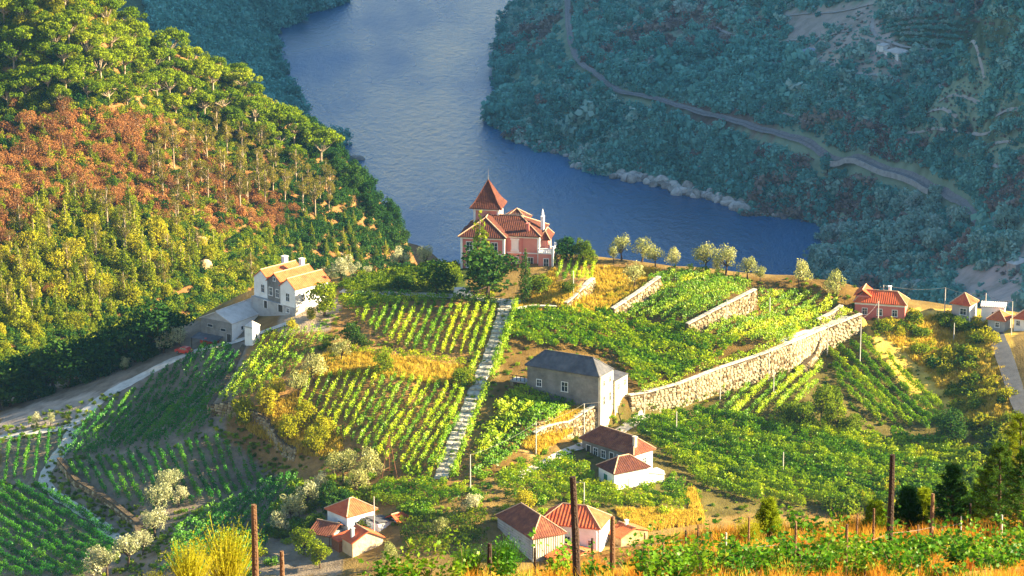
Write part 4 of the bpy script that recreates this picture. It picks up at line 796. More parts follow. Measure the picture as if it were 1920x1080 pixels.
# ------------------------------------------------------------------ buildings
def clip_half(poly, f0):
    out = []
    for i in range(len(poly)):
        a, b = poly[i], poly[(i+1) % len(poly)]; fa, fb = f0(a), f0(b)
        if fa >= 0: out.append(a)
        if (fa > 0 and fb < 0) or (fa < 0 and fb > 0): out.append(a+(b-a)*fa/(fa-fb))
    return out
def roof_mesh(polys, mat, pitch=.42, amp=.055, thick=.14, name='roof'):
    """tiled roof slopes: raised tile rolls run down each slope; flat underside"""
    m = MB()
    for poly in polys:
        P = [np.array(p, float) for p in poly]; n = np.zeros(3)
        for i in range(len(P)): n += np.cross(P[i], P[(i+1) % len(P)])
        n /= np.linalg.norm(n)+1e-9
        if n[2] < 0: n = -n; P = P[::-1]
        e = np.cross((0, 0, 1), n); e = e/(np.linalg.norm(e)+1e-9) if np.linalg.norm(e) > 1e-3 else np.array([1., 0, 0])
        us = [p@e for p in P]; h = pitch/2; k0 = math.floor(min(us)/h); k1 = math.ceil(max(us)/h)
        for k in range(k0, k1):
            c = clip_half(P, lambda p: p@e-k*h); c = clip_half(c, lambda p: (k+1)*h-p@e) if len(c) > 2 else c
            if len(c) < 3: continue
            vs = []
            for p in c:
                t = (p@e)/h-k; o = amp*((1-t) if k % 2 == 0 else t)
                vs.append(p+n*o)
            m.add(vs, [tuple(range(len(vs)))])
        L_ = len(P); m.add([p-np.array([0, 0, thick]) for p in P], [tuple(range(L_))[::-1]])
        for i in range(L_):
            a, b = P[i], P[(i+1) % L_]; dz = np.array([0, 0, thick]); m.add([a-dz, b-dz, b+n*.02, a+n*.02], [(0, 1, 2, 3)])
    return m.mesh(name, mat)
class House:
    def __init__(s, name, label, pL, pN, pR, H, cat='house', surf=N, base=None, la=None, lb=None, group=None, ortho=True, foot=2.5):
        if base is None:
            surf.G += H; z = float(surf.hit1(*pN)[2])-H; surf.G -= H
        else: z = base
        O = at_z(pN[0], pN[1], z+H); A = at_z(pL[0], pL[1], z+H)-O; Bv = at_z(pR[0], pR[1], z+H)-O
        s.la = la or np.linalg.norm(A); s.lb = lb or np.linalg.norm(Bv); aa = math.atan2(A[1], A[0]); ab = math.atan2(Bv[1], Bv[0])
        if ortho:
            dlt = (aa-ab) % (2*math.pi); ex = (dlt-math.pi/2)/2; aa -= ex; ab += ex
        s.a = np.array([math.cos(aa), math.sin(aa), 0]); s.b = np.array([math.cos(ab), math.sin(ab), 0]); s.H = H; s.O = np.array([O[0], O[1], z]); s.foot = foot
        s.root = thing(name, label, cat, tuple(s.O), group)
    def p(s, u, v, z): return s.a*u+s.b*v+np.array([0, 0, z])
    def block(s, u0, u1, v0, v1, z0, z1, mat, name='wall', parent=None):
        c = [s.p(u0, v0, z0), s.p(u0, v1, z0), s.p(u1, v1, z0), s.p(u1, v0, z0)]; c += [q+np.array([0, 0, z1-z0]) for q in c]
        return MB().hexa(c).obj(name, mat, parent or s.root)
    def walls(s, mat, u0=0, u1=None, v0=0, v1=None, H=None, gable=None, rh=0, z0=None, name='wall'):
        u1 = s.la if u1 is None else u1; v1 = s.lb if v1 is None else v1; H = H or s.H; z0 = -s.foot if z0 is None else z0
        if gable is None: return s.block(u0, u1, v0, v1, z0, H, mat, name)
        m = MB()
        if gable == 'a':   # ridge along a, gables at u ends
            vm = (v0+v1)/2; pr = lambda u: [s.p(u, v0, z0), s.p(u, v1, z0), s.p(u, v1, H), s.p(u, vm, H+rh), s.p(u, v0, H)]; V = pr(u0)+pr(u1)
        else:
            um = (u0+u1)/2; pr = lambda v: [s.p(u1, v, z0), s.p(u0, v, z0), s.p(u0, v, H), s.p(um, v, H+rh), s.p(u1, v, H)]; V = pr(v0)+pr(v1)
        m.add(V, [(0, 1, 2, 3, 4)[::-1], (5, 6, 7, 8, 9)]+[(i, (i+1) % 5, 5+(i+1) % 5, 5+i) for i in range(5)]); return m.obj(name, mat, s.root)
    def roof(s, kind, rh, mat, o=.45, u0=0, u1=None, v0=0, v1=None, H=None, ridge=True, pitch=.42, amp=.055, name='roof', rmat=None):
        u1 = s.la if u1 is None else u1; v1 = s.lb if v1 is None else v1; H = (H or s.H)+.06
        U0, U1, V0, V1 = u0-o, u1+o, v0-o, v1+o; drop = 0; R = []
        if kind == 'hip':
            du, dv = U1-U0, V1-V0
            if du >= dv:
                i = dv/2*.98; r1 = s.p(U0+i, (V0+V1)/2, H+rh); r2 = s.p(U1-i, (V0+V1)/2, H+rh)
                c = [s.p(U0, V0, H), s.p(U1, V0, H), s.p(U1, V1, H), s.p(U0, V1, H)]
                polys = [[c[0], c[1], r2, r1], [c[1], c[2], r2], [c[2], c[3], r1, r2], [c[3], c[0], r1]]; R = [(c[0], r1), (c[3], r1), (c[1], r2), (c[2], r2), (r1, r2)]
            else:
                i = du/2*.98; r1 = s.p((U0+U1)/2, V0+i, H+rh); r2 = s.p((U0+U1)/2, V1-i, H+rh)
                c = [s.p(U0, V0, H), s.p(U1, V0, H), s.p(U1, V1, H), s.p(U0, V1, H)]
                polys = [[c[0], c[1], r1], [c[1], c[2], r2, r1], [c[2], c[3], r2], [c[3], c[0], r1, r2]]; R = [(c[0], r1), (c[1], r1), (c[2], r2), (c[3], r2), (r1, r2)]
        elif kind == 'a':
            vm = (V0+V1)/2; sl_ = rh/((v1-v0)/2); dz = o*sl_; polys = [[s.p(U0, V0, H-dz), s.p(U1, V0, H-dz), s.p(U1, vm, H+rh), s.p(U0, vm, H+rh)], [s.p(U0, V1, H-dz), s.p(U1, V1, H-dz), s.p(U1, vm, H+rh), s.p(U0, vm, H+rh)]]; R = [(s.p(U0, vm, H+rh), s.p(U1, vm, H+rh))]
        elif kind == 'b':
            um = (U0+U1)/2; sl_ = rh/((u1-u0)/2); dz = o*sl_; polys = [[s.p(U0, V0, H-dz), s.p(U0, V1, H-dz), s.p(um, V1, H+rh), s.p(um, V0, H+rh)], [s.p(U1, V0, H-dz), s.p(U1, V1, H-dz), s.p(um, V1, H+rh), s.p(um, V0, H+rh)]]; R = [(s.p(um, V0, H+rh), s.p(um, V1, H+rh))]
        elif kind == 'pyr':
            ap = s.p((U0+U1)/2, (V0+V1)/2, H+rh); c = [s.p(U0, V0, H), s.p(U1, V0, H), s.p(U1, V1, H), s.p(U0, V1, H)]
            polys = [[c[i], c[(i+1) % 4], ap] for i in range(4)]; R = [(q, ap) for q in c]
        elif kind == 'shed_a':  # high at v1
            polys = [[s.p(U0, V0, H), s.p(U1, V0, H), s.p(U1, V1, H+rh), s.p(U0, V1, H+rh)]]
        elif kind == 'shed_b':  # high at u1
            polys = [[s.p(U0, V0, H), s.p(U1, V0, H+rh), s.p(U1, V1, H+rh), s.p(U0, V1, H)]]
        ro = link(name, roof_mesh(polys, mat, pitch, amp), s.root)
        if ridge and R:
            m = MB()
            for a, b in R: m.tube([a+np.array([0, 0, .06]), b+np.array([0, 0, .06])], .11, 6)
            m.obj('ridge_tiles', rmat or M['ridge'], ro)
        return ro
    def opening(s, face, t, z, w, h, kind='window', frame=None, pane=None, u=0, v=0, sill=True, bars=True):
        """window or door on face f (v=const, along u) or r (u=const, along v); t = distance of its centre from the near corner"""
        e, nrm, c0 = (s.a, -s.b, s.p(0, v, 0)) if face == 'f' else (s.b, -s.a, s.p(u, 0, 0))
        if face == 'f': nrm = np.array([s.a[1], -s.a[0], 0]); nrm = nrm if nrm@s.b < 0 else -nrm
        else: nrm = np.array([s.b[1], -s.b[0], 0]); nrm = nrm if nrm@s.a < 0 else -nrm
        Z = np.array([0, 0, 1.]); ctr = c0+e*t+Z*(z+h/2); fw = .11
        def bx(m, x0, x1, z0, z1, d0, d1):
            q = [ctr+e*x+nrm*d+Z*zz for zz in (z0, z1) for x, d in ((x0, d0), (x1, d0), (x1, d1), (x0, d1))]; m.hexa(q)
        m = MB(); bx(m, -w/2-fw, -w/2, -h/2, h/2, -.05, .09); bx(m, w/2, w/2+fw, -h/2, h/2, -.05, .09); bx(m, -w/2-fw, w/2+fw, h/2, h/2+fw, -.05, .092)
        if kind == 'window':
            bx(m, -w/2-fw-.06, w/2+fw+.06, -h/2-fw, -h/2, -.05, .16)
            if bars: bx(m, -.03, .03, -h/2, h/2, -.04, .05); bx(m, -w/2, w/2, .08, .13, -.04, .048)
        fo = m.obj(kind, frame or M['trim'], s.root)
        m2 = MB(); bx(m2, -w/2, w/2, -h/2, h/2, -.05, .025); m2.obj('pane' if kind == 'window' else 'leaf', pane or (M['glass'] if kind == 'window' else M['door']), fo); return fo
    def chimney(s, u, v, z0, z1, w=.6, mat=None, cap=True):
        c = s.block(u-w/2, u+w/2, v-w/2, v+w/2, z0, z1, mat or M['white'], 'chimney')
        if cap: s.block(u-w/2-.1, u+w/2+.1, v-w/2-.1, v+w/2+.1, z1+.003, z1+.13, mat or M['white'], 'chimney_cap', c)
        return c
# --- villa with tower
def villa():
    h = House('villa', 'pink villa with a pointed brown-tiled tower on the crest above the river', (869, 438), (1010.6, 443.5), (1020, 430), 7.0, 'villa', la=15, lb=9, base=-168.6, foot=9)
    pk, tr, ti = M['pink'], M['trim'], M['tile']
    h.walls(pk, 0, 15, 0, 9); h.walls(M['pinkdark'], 6.6, 15.3, -2.3, -.003, name='front_wing')
    # white cornice, floor band, corner pilasters
    h.block(-.12, 15.12, -.12, 9.12, 6.55, 6.95, tr, 'cornice'); h.block(6.48, 15.42, -2.42, -.125, 6.55, 6.95, tr, 'cornice')
    h.block(-.07, 6.5, -.07, 0, 3.35, 3.6, tr, 'floor_band'); h.block(-.07, 0, 0, 9.07, 3.35, 3.6, tr, 'floor_band'); h.block(6.53, 15.37, -2.37, -2.3, 3.35, 3.6, tr, 'floor_band')
    for (u, v) in ((-.08, -.08), (6.52, -2.38), (15.0, -2.38), (-.08, 8.7)): h.block(u, u+.42, v, v+.42, -2, 6.54, tr, 'pilaster')
    h.block(3.2, 3.5, -.09, -.001, -1, 6.54, M['pinkdark'], 'pilaster')
    # roofs
    h.roof('hip', 2.9, ti, .55); 
    # front wing roof: hipped end running back into the main ridge
    H = 7.06; U0, U1, V0 = 6.05, 15.85, -2.9; um = 10.9
    r1 = h.p(um, .9, H+3.1); r2 = h.p(um, 4.5, H+3.1); c = [h.p(U0, V0, H), h.p(U1, V0, H), h.p(U1, 5, H), h.p(U0, 5, H)]
    ro = link('roof', roof_mesh([[c[0], c[1], r1], [c[1], c[2], r2, r1], [c[3], c[0], r1, r2]], ti), h.root)
    m = MB()
    for a, b in ((c[0], r1), (c[1], r1), (r1, r2)): m.tube([a+np.array([0, 0, .07]), b+np.array([0, 0, .07])], .13, 6)
    m.obj('ridge_tiles', M['ridge'], ro)
    # rear dormer roof peak
    h.roof('pyr', 2.0, ti, .2, 3.2, 8.2, 5.4, 9.6, H=8.6); h.block(3.4, 8.0, 5.6, 9.4, 6.9, 8.6, pk, 'dormer')
    h.roof('hip', 1.5, ti, .4, -1.6, -.0, 2.0, 6.5, H=5.9, name='bay_roof'); h.block(-1.5, -.003, 2.1, 6.4, -2.5, 5.9, pk, 'bay')
    # ridge cresting
    m = MB()
    for k in range(14):
        u = 2.0+k*.42; q = h.p(u, 4.5, 10.0); m.tube([q, q+np.array([0, 0, .55])], [.05, .02], 4)
    m.tube([h.p(1.9, 4.5, 10.15), h.p(7.6, 4.5, 10.15)], .04, 4); m.obj('ridge_cresting', M['wire'], h.root)
    # gable pinnacle + chimneys
    pn = h.block(-.35, .25, 3.6, 4.9, 6.9, 10.2, tr, 'gable_pinnacle'); MB().tube([h.p(-.05, 4.25, 10.2), h.p(-.05, 4.25, 10.7), h.p(-.05, 4.25, 11.6)], [.22, .3, .05], 6).obj('finial', tr, pn)
    h.chimney(2.4, .9, 7.2, 9.3, .55, M['pinkdark'])
    # tower
    u0, u1, v0, v1 = 8.9, 13.9, 4.4, 9.2
    h.block(u0, u1, v0, v1, 6.0, 11.3, pk, 'tower'); h.block(u0-.15, u1+.15, v0-.15, v1+.15, 10.75, 11.25, tr, 'cornice')
    for (u, v) in ((u0-.08, v0-.08), (u1-.34, v0-.08), (u0-.08, v1-.34)): h.block(u, u+.42, v, v+.42, 6.6, 10.74, tr, 'pilaster')
    cx, cy = (u0+u1)/2, (v0+v1)/2; lv = [(3.25, 11.3), (2.3, 12.4), (0.02, 16.5)]; polys = []; m = MB()
    for (ra, za), (rb, zb) in zip(lv[:-1], lv[1:]):
        A = [h.p(cx+sx*ra, cy+sy*ra, za) for sx, sy in ((-1, -1), (1, -1), (1, 1), (-1, 1))]; Bq = [h.p(cx+sx*rb, cy+sy*rb, zb) for sx, sy in ((-1, -1), (1, -1), (1, 1), (-1, 1))]
        for i in range(4): polys.append([A[i], A[(i+1) % 4], Bq[(i+1) % 4], Bq[i]]); m.tube([A[i]+np.array([0, 0, .05]), Bq[i]+np.array([0, 0, .05])], .09, 5)
    tro = link('tower_roof', roof_mesh(polys, ti, .36), h.root); m.obj('ridge_tiles', M['tileold'], tro)
    MB().tube([h.p(cx, cy, 16.4), h.p(cx, cy, 17.1), h.p(cx, cy, 18.9)], [.12, .05, .02], 6).obj('weather_vane', M['wire'], tro)
    for t in (2.5,): h.opening('f', 11.4-1.2+.2, 8.2, .9, 1.6, v=v0-.02)
    h.opening('r', v0+2.4, 8.2, .9, 1.6, u=u0-.02)
    # windows
    h.opening('f', 4.85, 4.1, 1.25, 2.0, pane=M['white'], v=0); h.opening('f', 4.85, .6, 1.25, 2.0, v=0); h.opening('f', 1.7, .6, 1.0, 2.0, v=0)
    h.block(3.95, 5.75, -.14, 0, 6.1, 6.4, tr, 'window_hood'); h.block(4.0, 5.7, -.2, 0, 3.7, 3.98, tr, 'window_ledge')
    for t in (8.6, 11.0, 13.6): h.opening('f', t, 4.2, 1.2, 1.7, v=-2.3); h.opening('f', t, .7, 1.2, 1.9, v=-2.3)
    for t in (1.2, 7.6): h.opening('r', t, 4.1, 1.0, 1.9); h.opening('r', t, .6, 1.0, 2.0)
    h.opening('r', 4.2, 3.9, 1.1, 1.6, u=-1.5); h.opening('r', 4.2, .6, 1.3, 2.2, 'door', u=-1.5)
    # terrace annex on the right with balustrade
    h.block(-3.0, -.12, -1.6, 2.0, -3, 3.9, pk, 'terrace_block'); h.block(-3.15, -.125, -1.75, 2.09, 3.9, 4.15, tr, 'terrace_slab')
    for k in range(9):
        h.block(-3.1+k*.36, -2.95+k*.36, -1.7, -1.55, 4.15, 4.85, tr, 'baluster')
        if k: h.block(-3.1, -2.95, -1.7+k*.41, -1.55+k*.41, 4.15, 4.85, tr, 'baluster')
    h.block(-3.15, -.05, -1.75, -1.5, 4.853, 5.0, tr, 'handrail'); h.block(-3.15, -2.9, -1.49, 1.9, 4.853, 5.0, tr, 'handrail')
    for (u, v) in ((-3.2, -1.8), (-3.2, 1.6)): h.block(u, u+.4, v, v+.4, -2.5, 5.5, tr, 'terrace_post')
    h.opening('f', -1.7, 1.0, .9, 1.9, v=-1.6); h.opening('r', -.6, .2, .9, 2.2, 'door', u=-3.0); h.opening('r', 1.0, 1.0, .8, 1.5, u=-3.0)
villa()
# --- three-gabled estate house
def estate():
    h = House('estate_house', 'white estate house with three parallel orange-tiled gables beside the yard', (465, 521), (553.4, 542), (611, 528), 5.4, lb=9.0)
    w = h.la/3; H = 4.9
    h.block(0, h.la, .02, h.lb, -2.5, 1.6, M['concrete'], 'stone_base')
    for k in range(3):
        u0 = k*w; off = (0, .5, .9)[k]; HH = h.H+(0, .2, .1)[k]
        h.walls(M['greyplaster'] if k == 1 else M['white'], u0+.01, u0+w-.01, off, h.lb+off, HH, 'b', 1.6, z0=1.603)
        h.roof('b', 1.6, M['tileorange'], .22, u0, u0+w, off, h.lb+off, HH)
    h.opening('f', w*.5, 2.6, .9, 1.5, v=0, frame=M['white']); h.opening('f', w*1.3, 2.6, .8, 1.5, v=.5); h.opening('f', w*1.75, 2.7, .85, 1.5, v=.5); h.opening('f', w*2.4, 2.7, .8, 1.5, v=.9)
    h.opening('f', w*1.5, 5.75, .5, .7, v=.5, bars=False); h.opening('f', w*1.0, .0, 1.3, 1.45, 'door', v=.02); h.opening('f', w*.5, .3, .8, .8, v=.02); h.opening('f', w*2.0, .0, .9, 1.45, 'door', v=.02)
    for t in (2.0, 4.5, 7.0): h.opening('r', t, 2.5, .9, 1.4)
    h.chimney(w*1.7, 8.6, h.H, h.H+3.0, .8); h.chimney(w*2.6, 7.6, h.H, h.H+3.0, .9)
estate()
def barn():
    h = House('barn', 'grey plank-walled barn with pale sheet roof at the end of the dirt road', (374, 596), (435, 606), (512, 581), 3.8, 'barn')
    h.walls(M['concrete'], gable='b', rh=1.7); h.roof('b', 1.7, M['palesheet'], .25, pitch=.9, amp=.03, rmat=M['palesheet'])
    m = MB()
    for k in range(8):   # board courses on the gable end
        h.block(0.0, h.la, -.05-.012*(k % 2), -.004, -.2+k*.5, .27+k*.5, M['greyplaster'], 'board')
    h.block(-.06, -.004, -.06, h.lb, -2, 3.75, M['white'], 'side_plaster')
    h.opening('f', h.la*.28, 1.9, 1.2, .45, frame=M['concrete'], v=-.06, bars=False); h.opening('f', h.la*.7, 2.3, 1.2, .45, frame=M['concrete'], v=-.06, bars=False)
    h.opening('f', .75, -.2, 1.0, 1.7, 'door', frame=M['concrete'], v=-.06)
    for t in (3.0, 6.0, 9.0):
        if t < h.lb: h.opening('r', t, 1.8, .7, .7, u=-.06, bars=False)
    # lean-to shelter in front
    ro = link('lean_to_roof', roof_mesh([[h.p(2.2, -2.6, .25), h.p(8.2, -2.6, .25), h.p(8.2, -.1, .75), h.p(2.2, -.1, .75)]], M['slate'], .8, .03, .08), h.root)
    for u in (2.3, 5.2, 8.1): MB().tube([h.p(u, -2.5, -3), h.p(u, -2.5, .2)], .07, 5).obj('post', M['darkwood'], h.root)
    return h
BARN = barn()
def dovecote():
    h = House('stone_tower', 'small square white gate tower beside the barn', (461, 613), (473, 616), (485, 611), 3.4, 'tower', lb=2.2, la=1.9)
    h.walls(M['white']); h.block(-.12, h.la+.12, -.12, h.lb+.12, 3.4, 3.6, M['concrete'], 'cornice'); h.roof('pyr', .9, M['palesheet'], .1, H=3.6, ridge=False, amp=.02); h.opening('r', 1.1, 1.2, .5, .9, bars=False)
dovecote()
def greybuilding():
    h = House('winery', 'large grey plaster building with dark sheet hip roof above the lane', (980, 690), (1122, 706), (1149, 695), 7.2, 'building', base=-177.6, lb=4.9)
    h.walls(M['greyplaster'], z0=-4)
    h.block(-.5, -.002, 0, h.lb, -5, 7.1, M['cream'], 'end_wall')
    h.roof('hip', 2.5, M['slate'], .35, pitch=1.1, amp=.06, rmat=M['slate'])
    h.opening('f', h.la*.47, 3.4, 1.2, 1.7, v=0); h.opening('f', h.la*.83, 3.6, .9, 1.2, v=0)
    for t, z, w, hh in ((1.3, 5.2, .7, 1.0), (3.6, 5.4, .7, 1.0), (1.3, 1.6, .8, 1.6), (3.6, 1.8, .8, 1.6)): h.opening('r', t, z, w, hh, u=-.5, frame=M['cream'])
    # taller-footed annex continuing the sunlit end
    v0 = h.lb+.02; v1 = v0+4.9
    h.block(-.9, 5.0, v0, v1, -6, 5.2, M['cream'], 'annex'); h.roof('shed_b', .6, M['slate'], .12, -.9, 5.0, v0, v1, 5.2, ridge=False, pitch=.9, amp=.03, name='annex_roof')
    for t, z in ((1.2, 3.2), (3.7, 3.4), (1.2, -.9), (2.5, -.6)): h.opening('r', v0+t, z, .75, 1.1, u=-.9, frame=M['cream'])
    h.opening('r', v0+3.9, -2.6, 1.0, 2.4, 'door', u=-.9, frame=M['cream'])
    # covered walkway bridging to the stepped path
    br = h.block(h.la+.02, h.la+4.2, 1.2, 3.4, 3.2, 3.5, M['concrete'], 'footbridge')
    for k in range(5): h.block(h.la+.3+k*.85, h.la+.4+k*.85, 1.2, 1.3, 3.503, 4.4, M['darkwood'], 'railing_post', br)
    h.block(h.la+.1, h.la+4.2, 1.2, 1.28, 4.403, 4.5, M['darkwood'], 'railing', br); h.block(h.la+3.5, h.la+4.2, 1.0, 3.6, -3, 3.197, M['stone'], 'bridge_pier')
    ro = link('lean_to_roof', roof_mesh([[h.p(h.la-3.5, -1.6, 1.6), h.p(h.la+1.5, -1.6, 1.6), h.p(h.la+1.5, -.02, 2.1), h.p(h.la-3.5, -.02, 2.1)]], M['tile']), h.root)
greybuilding()
def longhouse():
    h = House('long_house', 'long low grey house with brown tile hip roof beside the small white house', (1077, 827), (1188, 853), (1229, 844), 3.2)
    h.walls(M['greyplaster']); h.block(-.05, -.002, 0, h.lb, -2, 3.15, M['white'], 'end_wall'); h.roof('hip', 2.3, M['tileold'], .45)
    for i, t in enumerate((.12, .27, .42, .58, .73, .87)): h.opening('f', h.la*t, .2 if i in (2, 5) else .9, .95, 2.1 if i in (2, 5) else 1.3, 'door' if i in (2, 5) else 'window')
    h.opening('r', 2.6, 1.0, .8, 1.1, u=-.05); h.chimney(.9, 1.2, 3.2, 6.0, .55, M['cream'])
longhouse()
def whitehouse():
    h = House('small_house', 'small bright white house with brown pyramid tile roof', (1119, 874), (1152, 888), (1219, 877), 3.1)
    h.walls(M['white']); h.roof('hip', 1.9, M['tile'], .35)
    h.opening('f', h.la*.55, 1.2, .7, .9, frame=M['green'], pane=M['green'], bars=False); h.opening('r', h.lb*.5, .1, .8, 1.6, 'door', frame=M['white'], pane=M['white'])
    h.block(.4, 2.6, h.lb+.02, h.lb+3.6, -2, 1.6, M['white'], 'side_shed'); h.roof('shed_a', -1.0, M['palesheet'], .15, .4, 2.6, h.lb+.1, h.lb+3.6, 2.0, ridge=False, name='shed_roof')
whitehouse()
def cottage():
    h = House('cottage', 'white cottage with bright red-orange tiled hip roof at the bottom', (610, 955), (651, 969), (706, 956), 3.6)
    h.walls(M['white']); h.roof('hip', 1.9, M['tilered'], .4); h.opening('f', 2.0, 1.0, .9, 1.3, frame=M['white']); h.opening('r', 2.0, 1.0, 1.0, 1.3)
    h.block(-4.0, -.6, 3.6, 6.9, -2, 2.4, M['white'], 'terrace_room'); h.roof('shed_a', -.5, M['slate'], .15, -4.0, -.6, 3.6, 6.9, 2.9, ridge=False, name='terrace_roof'); h.opening('r', 5.0, .9, .6, .6, u=-4.0, bars=False)
    h.block(-3.0, .0, .6, 3.0, -2, 1.0, M['white'], 'stair_wall'); 
    for k in range(6): h.block(-2.6+k*.42, -2.3+k*.42, .3, .4, .2, 1.9, M['trim'], 'railing_post')
    h.block(-2.7, .2, .28, .42, 1.903, 2.0, M['trim'], 'railing')
    h.roof('b', .9, M['tilered'], .2, -5.6, -2.4, 6.5, 10, 2.6, name='rear_roof'); h.block(-5.5, -2.5, 6.92, 9.9, -2, 2.6, M['white'], 'rear_room')
cottage()
def cottage2():
    h = House('stone_cottage', 'small ochre stone cottage with dark red gable roof in front of the white cottage', (642, 1006), (661, 1018), (718, 1006), 2.6)
    h.walls(M['rocklit'], gable='a', rh=1.5); h.roof('a', 1.5, M['tilered'], .25); h.chimney(1.4, .8, 2.6, 4.6, .45)
    h.block(h.la+.02, h.la+2.6, -.6, 2.6, -2, 1.8, M['rust'], 'brick_shed'); h.roof('shed_a', .6, M['tilered'], .15, h.la+.1, h.la+2.6, -.6, 2.6, 1.8, ridge=False, name='shed_roof')
    h2 = House('tiled_shed', 'dark red tiled open shed left of the ochre stone cottage', (587, 995), (619, 1005), (640, 985), 2.3, 'shed')
    h2.walls(M['concrete'], v0=1.2); h2.roof('a', 1.3, M['tileold'], .3)
    for u in (.3, h2.la-.3): MB().tube([h2.p(u, .2, -1.5), h2.p(u, .2, 2.3)], .08, 5).obj('post', M['wood'], h2.root)
cottage2()
def bottomhouse():
    h = House('farmhouse', 'farmhouse with old brown-red tiled hip roof, grey side wall and ribbed front', (923, 969), (999, 1010), (1061, 1001), 4.2)
    h.walls(M['greyplaster']); h.roof('hip', 2.6, M['tileold'], .3)
    for k in range(int(h.lb/.42)): h.block(-.09, -.003, .1+k*.42, .33+k*.42, .8, 4.1, M['cream'], 'slat')
    for k in range(8): h.block(.1, h.la-.1, -.045, -.003, .3+k*.45, .66+k*.45, M['concrete'], 'board')
    h2 = House('white_farmhouse', 'white farmhouse with red ribbed tile hip roof adjoining the grey farmhouse', (1010, 975), (1124, 992), (1135, 968), 4.6)
    h2.walls(M['white'], u1=h2.la*.72); h2.roof('hip', 2.6, M['tilered'], .3, u1=h2.la*.95, pitch=.6, amp=.09); h2.opening('f', 1.6, 1.6, .6, .8); h2.opening('f', h2.la*.5, 1.5, .8, 1.2)
    for u in (.2, h2.la*.4): h2.block(u, u+.2, -.9, -.7, -1, 4.4, M['white'], 'porch_post')
    h3 = House('tiled_shed', 'low orange-roofed shed in front of the white farmhouse', (1020, 1045), (1062, 1058), (1135, 1040), 1.8, 'shed'); h3.walls(M['rocklit'], gable='a', rh=1.2); h3.roof('a', 1.2, M['tileorange'], .25)
    h4 = House('tiled_shed', 'low orange-roofed outbuilding right of the white farmhouse', (1130, 1000), (1165, 1008), (1225, 998), 1.8, 'shed'); h4.walls(M['rocklit'], gable='a', rh=1.0); h4.roof('a', 1.0, M['tileorange'], .25); h4.chimney(2, 3, 1.8, 3.6, .4)
    h5 = House('hut', 'little white roofed hut right of the outbuilding among dry grass', (1248, 1030), (1262, 1036), (1280, 1030), 1.6, 'hut'); h5.walls(M['concrete']); h5.roof('shed_a', .4, M['palesheet'], .15, ridge=False)
bottomhouse()
def right_houses():
    h = House('pink_house', 'low pink house with orange hip roof at the right end of the crest', (1602, 568), (1697, 572), (1706, 563), 3.4); h.walls(M['pinkdark']); h.roof('hip', 2.0, M['tilered'], .35); h.block(-.04, h.la+.04, -.04, -.003, 2.9, 3.3, M['trim'], 'cornice'); h.chimney(h.la*.35, 2.5, 4.2, 6.2, .5)
    for t in (.2, .5, .8): h.opening('f', h.la*t, 1.0, .9, 1.2)
    h.roof('b', 1.1, M['tilered'], .2, h.la*.7, h.la*1.02, .4, 4.5, 4.6, name='wing_roof'); h.block(h.la*.72, h.la, .5, 4.4, 3.2, 4.6, M['pinkdark'], 'upper_room')
    h = House('roadside_house', 'small house with pale end wall and orange hip roof near the road', (1783, 570), (1818, 573), (1838, 566), 3.8); h.walls(M['concrete']); h.block(-.05, -.002, 0, h.lb, -1, 3.75, M['white'], 'end_wall'); h.roof('hip', 1.8, M['tilered'], .35); h.opening('f', h.la*.35, 1.8, 1.2, 1.2)
    h = House('white_house', 'plain white flat-roofed house right of the small orange-roofed house', (1840, 576), (1884, 577), (1889, 571), 3.2); h.walls(M['white']); h.roof('shed_a', .3, M['palesheet'], .2, ridge=False); h.opening('f', 2.0, 1.2, .9, 1.0)
    h = House('roadside_cottage', 'orange-tiled cottage half hidden by bushes beside the road', (1852, 598), (1884, 602), (1897, 594), 2.2); h.walls(M['concrete']); h.roof('hip', 1.5, M['tileorange'], .3); h.opening('f', 1.5, .8, .7, .9)
    h = House('roadside_cottage', 'small orange-tiled cottage cut by the right frame edge', (1902, 596), (1930, 600), (1940, 592), 2.2); h.walls(M['white']); h.roof('hip', 1.4, M['tilered'], .3); h.opening('f', 2.2, .8, .7, .9)
right_houses()
def far_houses():
    h = House('far_white_house', 'white house on the vine terraces high on the far bank', (1664, 94), (1684, 101), (1703, 96), 2.8, surf=F, foot=1.5); h.walls(M['white']); h.roof('hip', 1.3, M['palesheet'], .3, ridge=False)
    for t in (.3, .7): h.opening('f', h.la*t, .9, .9, 1.2, bars=False)
    h.opening('r', 2.0, .9, .9, 1.2, bars=False)
    h = House('far_white_shed', 'small white shed beside the white house on the far bank', (1648, 84), (1656, 87), (1663, 84), 2.2, 'shed', surf=F); h.walls(M['white']); h.roof('shed_a', .4, M['palesheet'], .15, ridge=False)
    h = House('far_hut', 'tiny white hut at the top right of the far bank', (1823, 8), (1830, 11), (1838, 8), 2.0, 'hut', surf=F, foot=1); h.walls(M['white']); h.roof('hip', .9, M['slate'], .2, ridge=False)
    h = House('far_grey_shed', 'pale shed on the stony slope at the right edge beyond the crest', (1890, 492), (1905, 497), (1925, 490), 2.4, 'shed', surf=F); h.walls(M['concrete']); h.roof('shed_a', .6, M['palesheet'], .2, ridge=False)
    h = House('far_ruin', 'small grey roofless hut on the dry terraces of the far bank', (1508, 94), (1518, 98), (1527, 94), 2.0, 'hut', surf=F); h.walls(M['concrete']); h.roof('shed_a', .5, M['tarp'], .1, ridge=False)
far_houses()
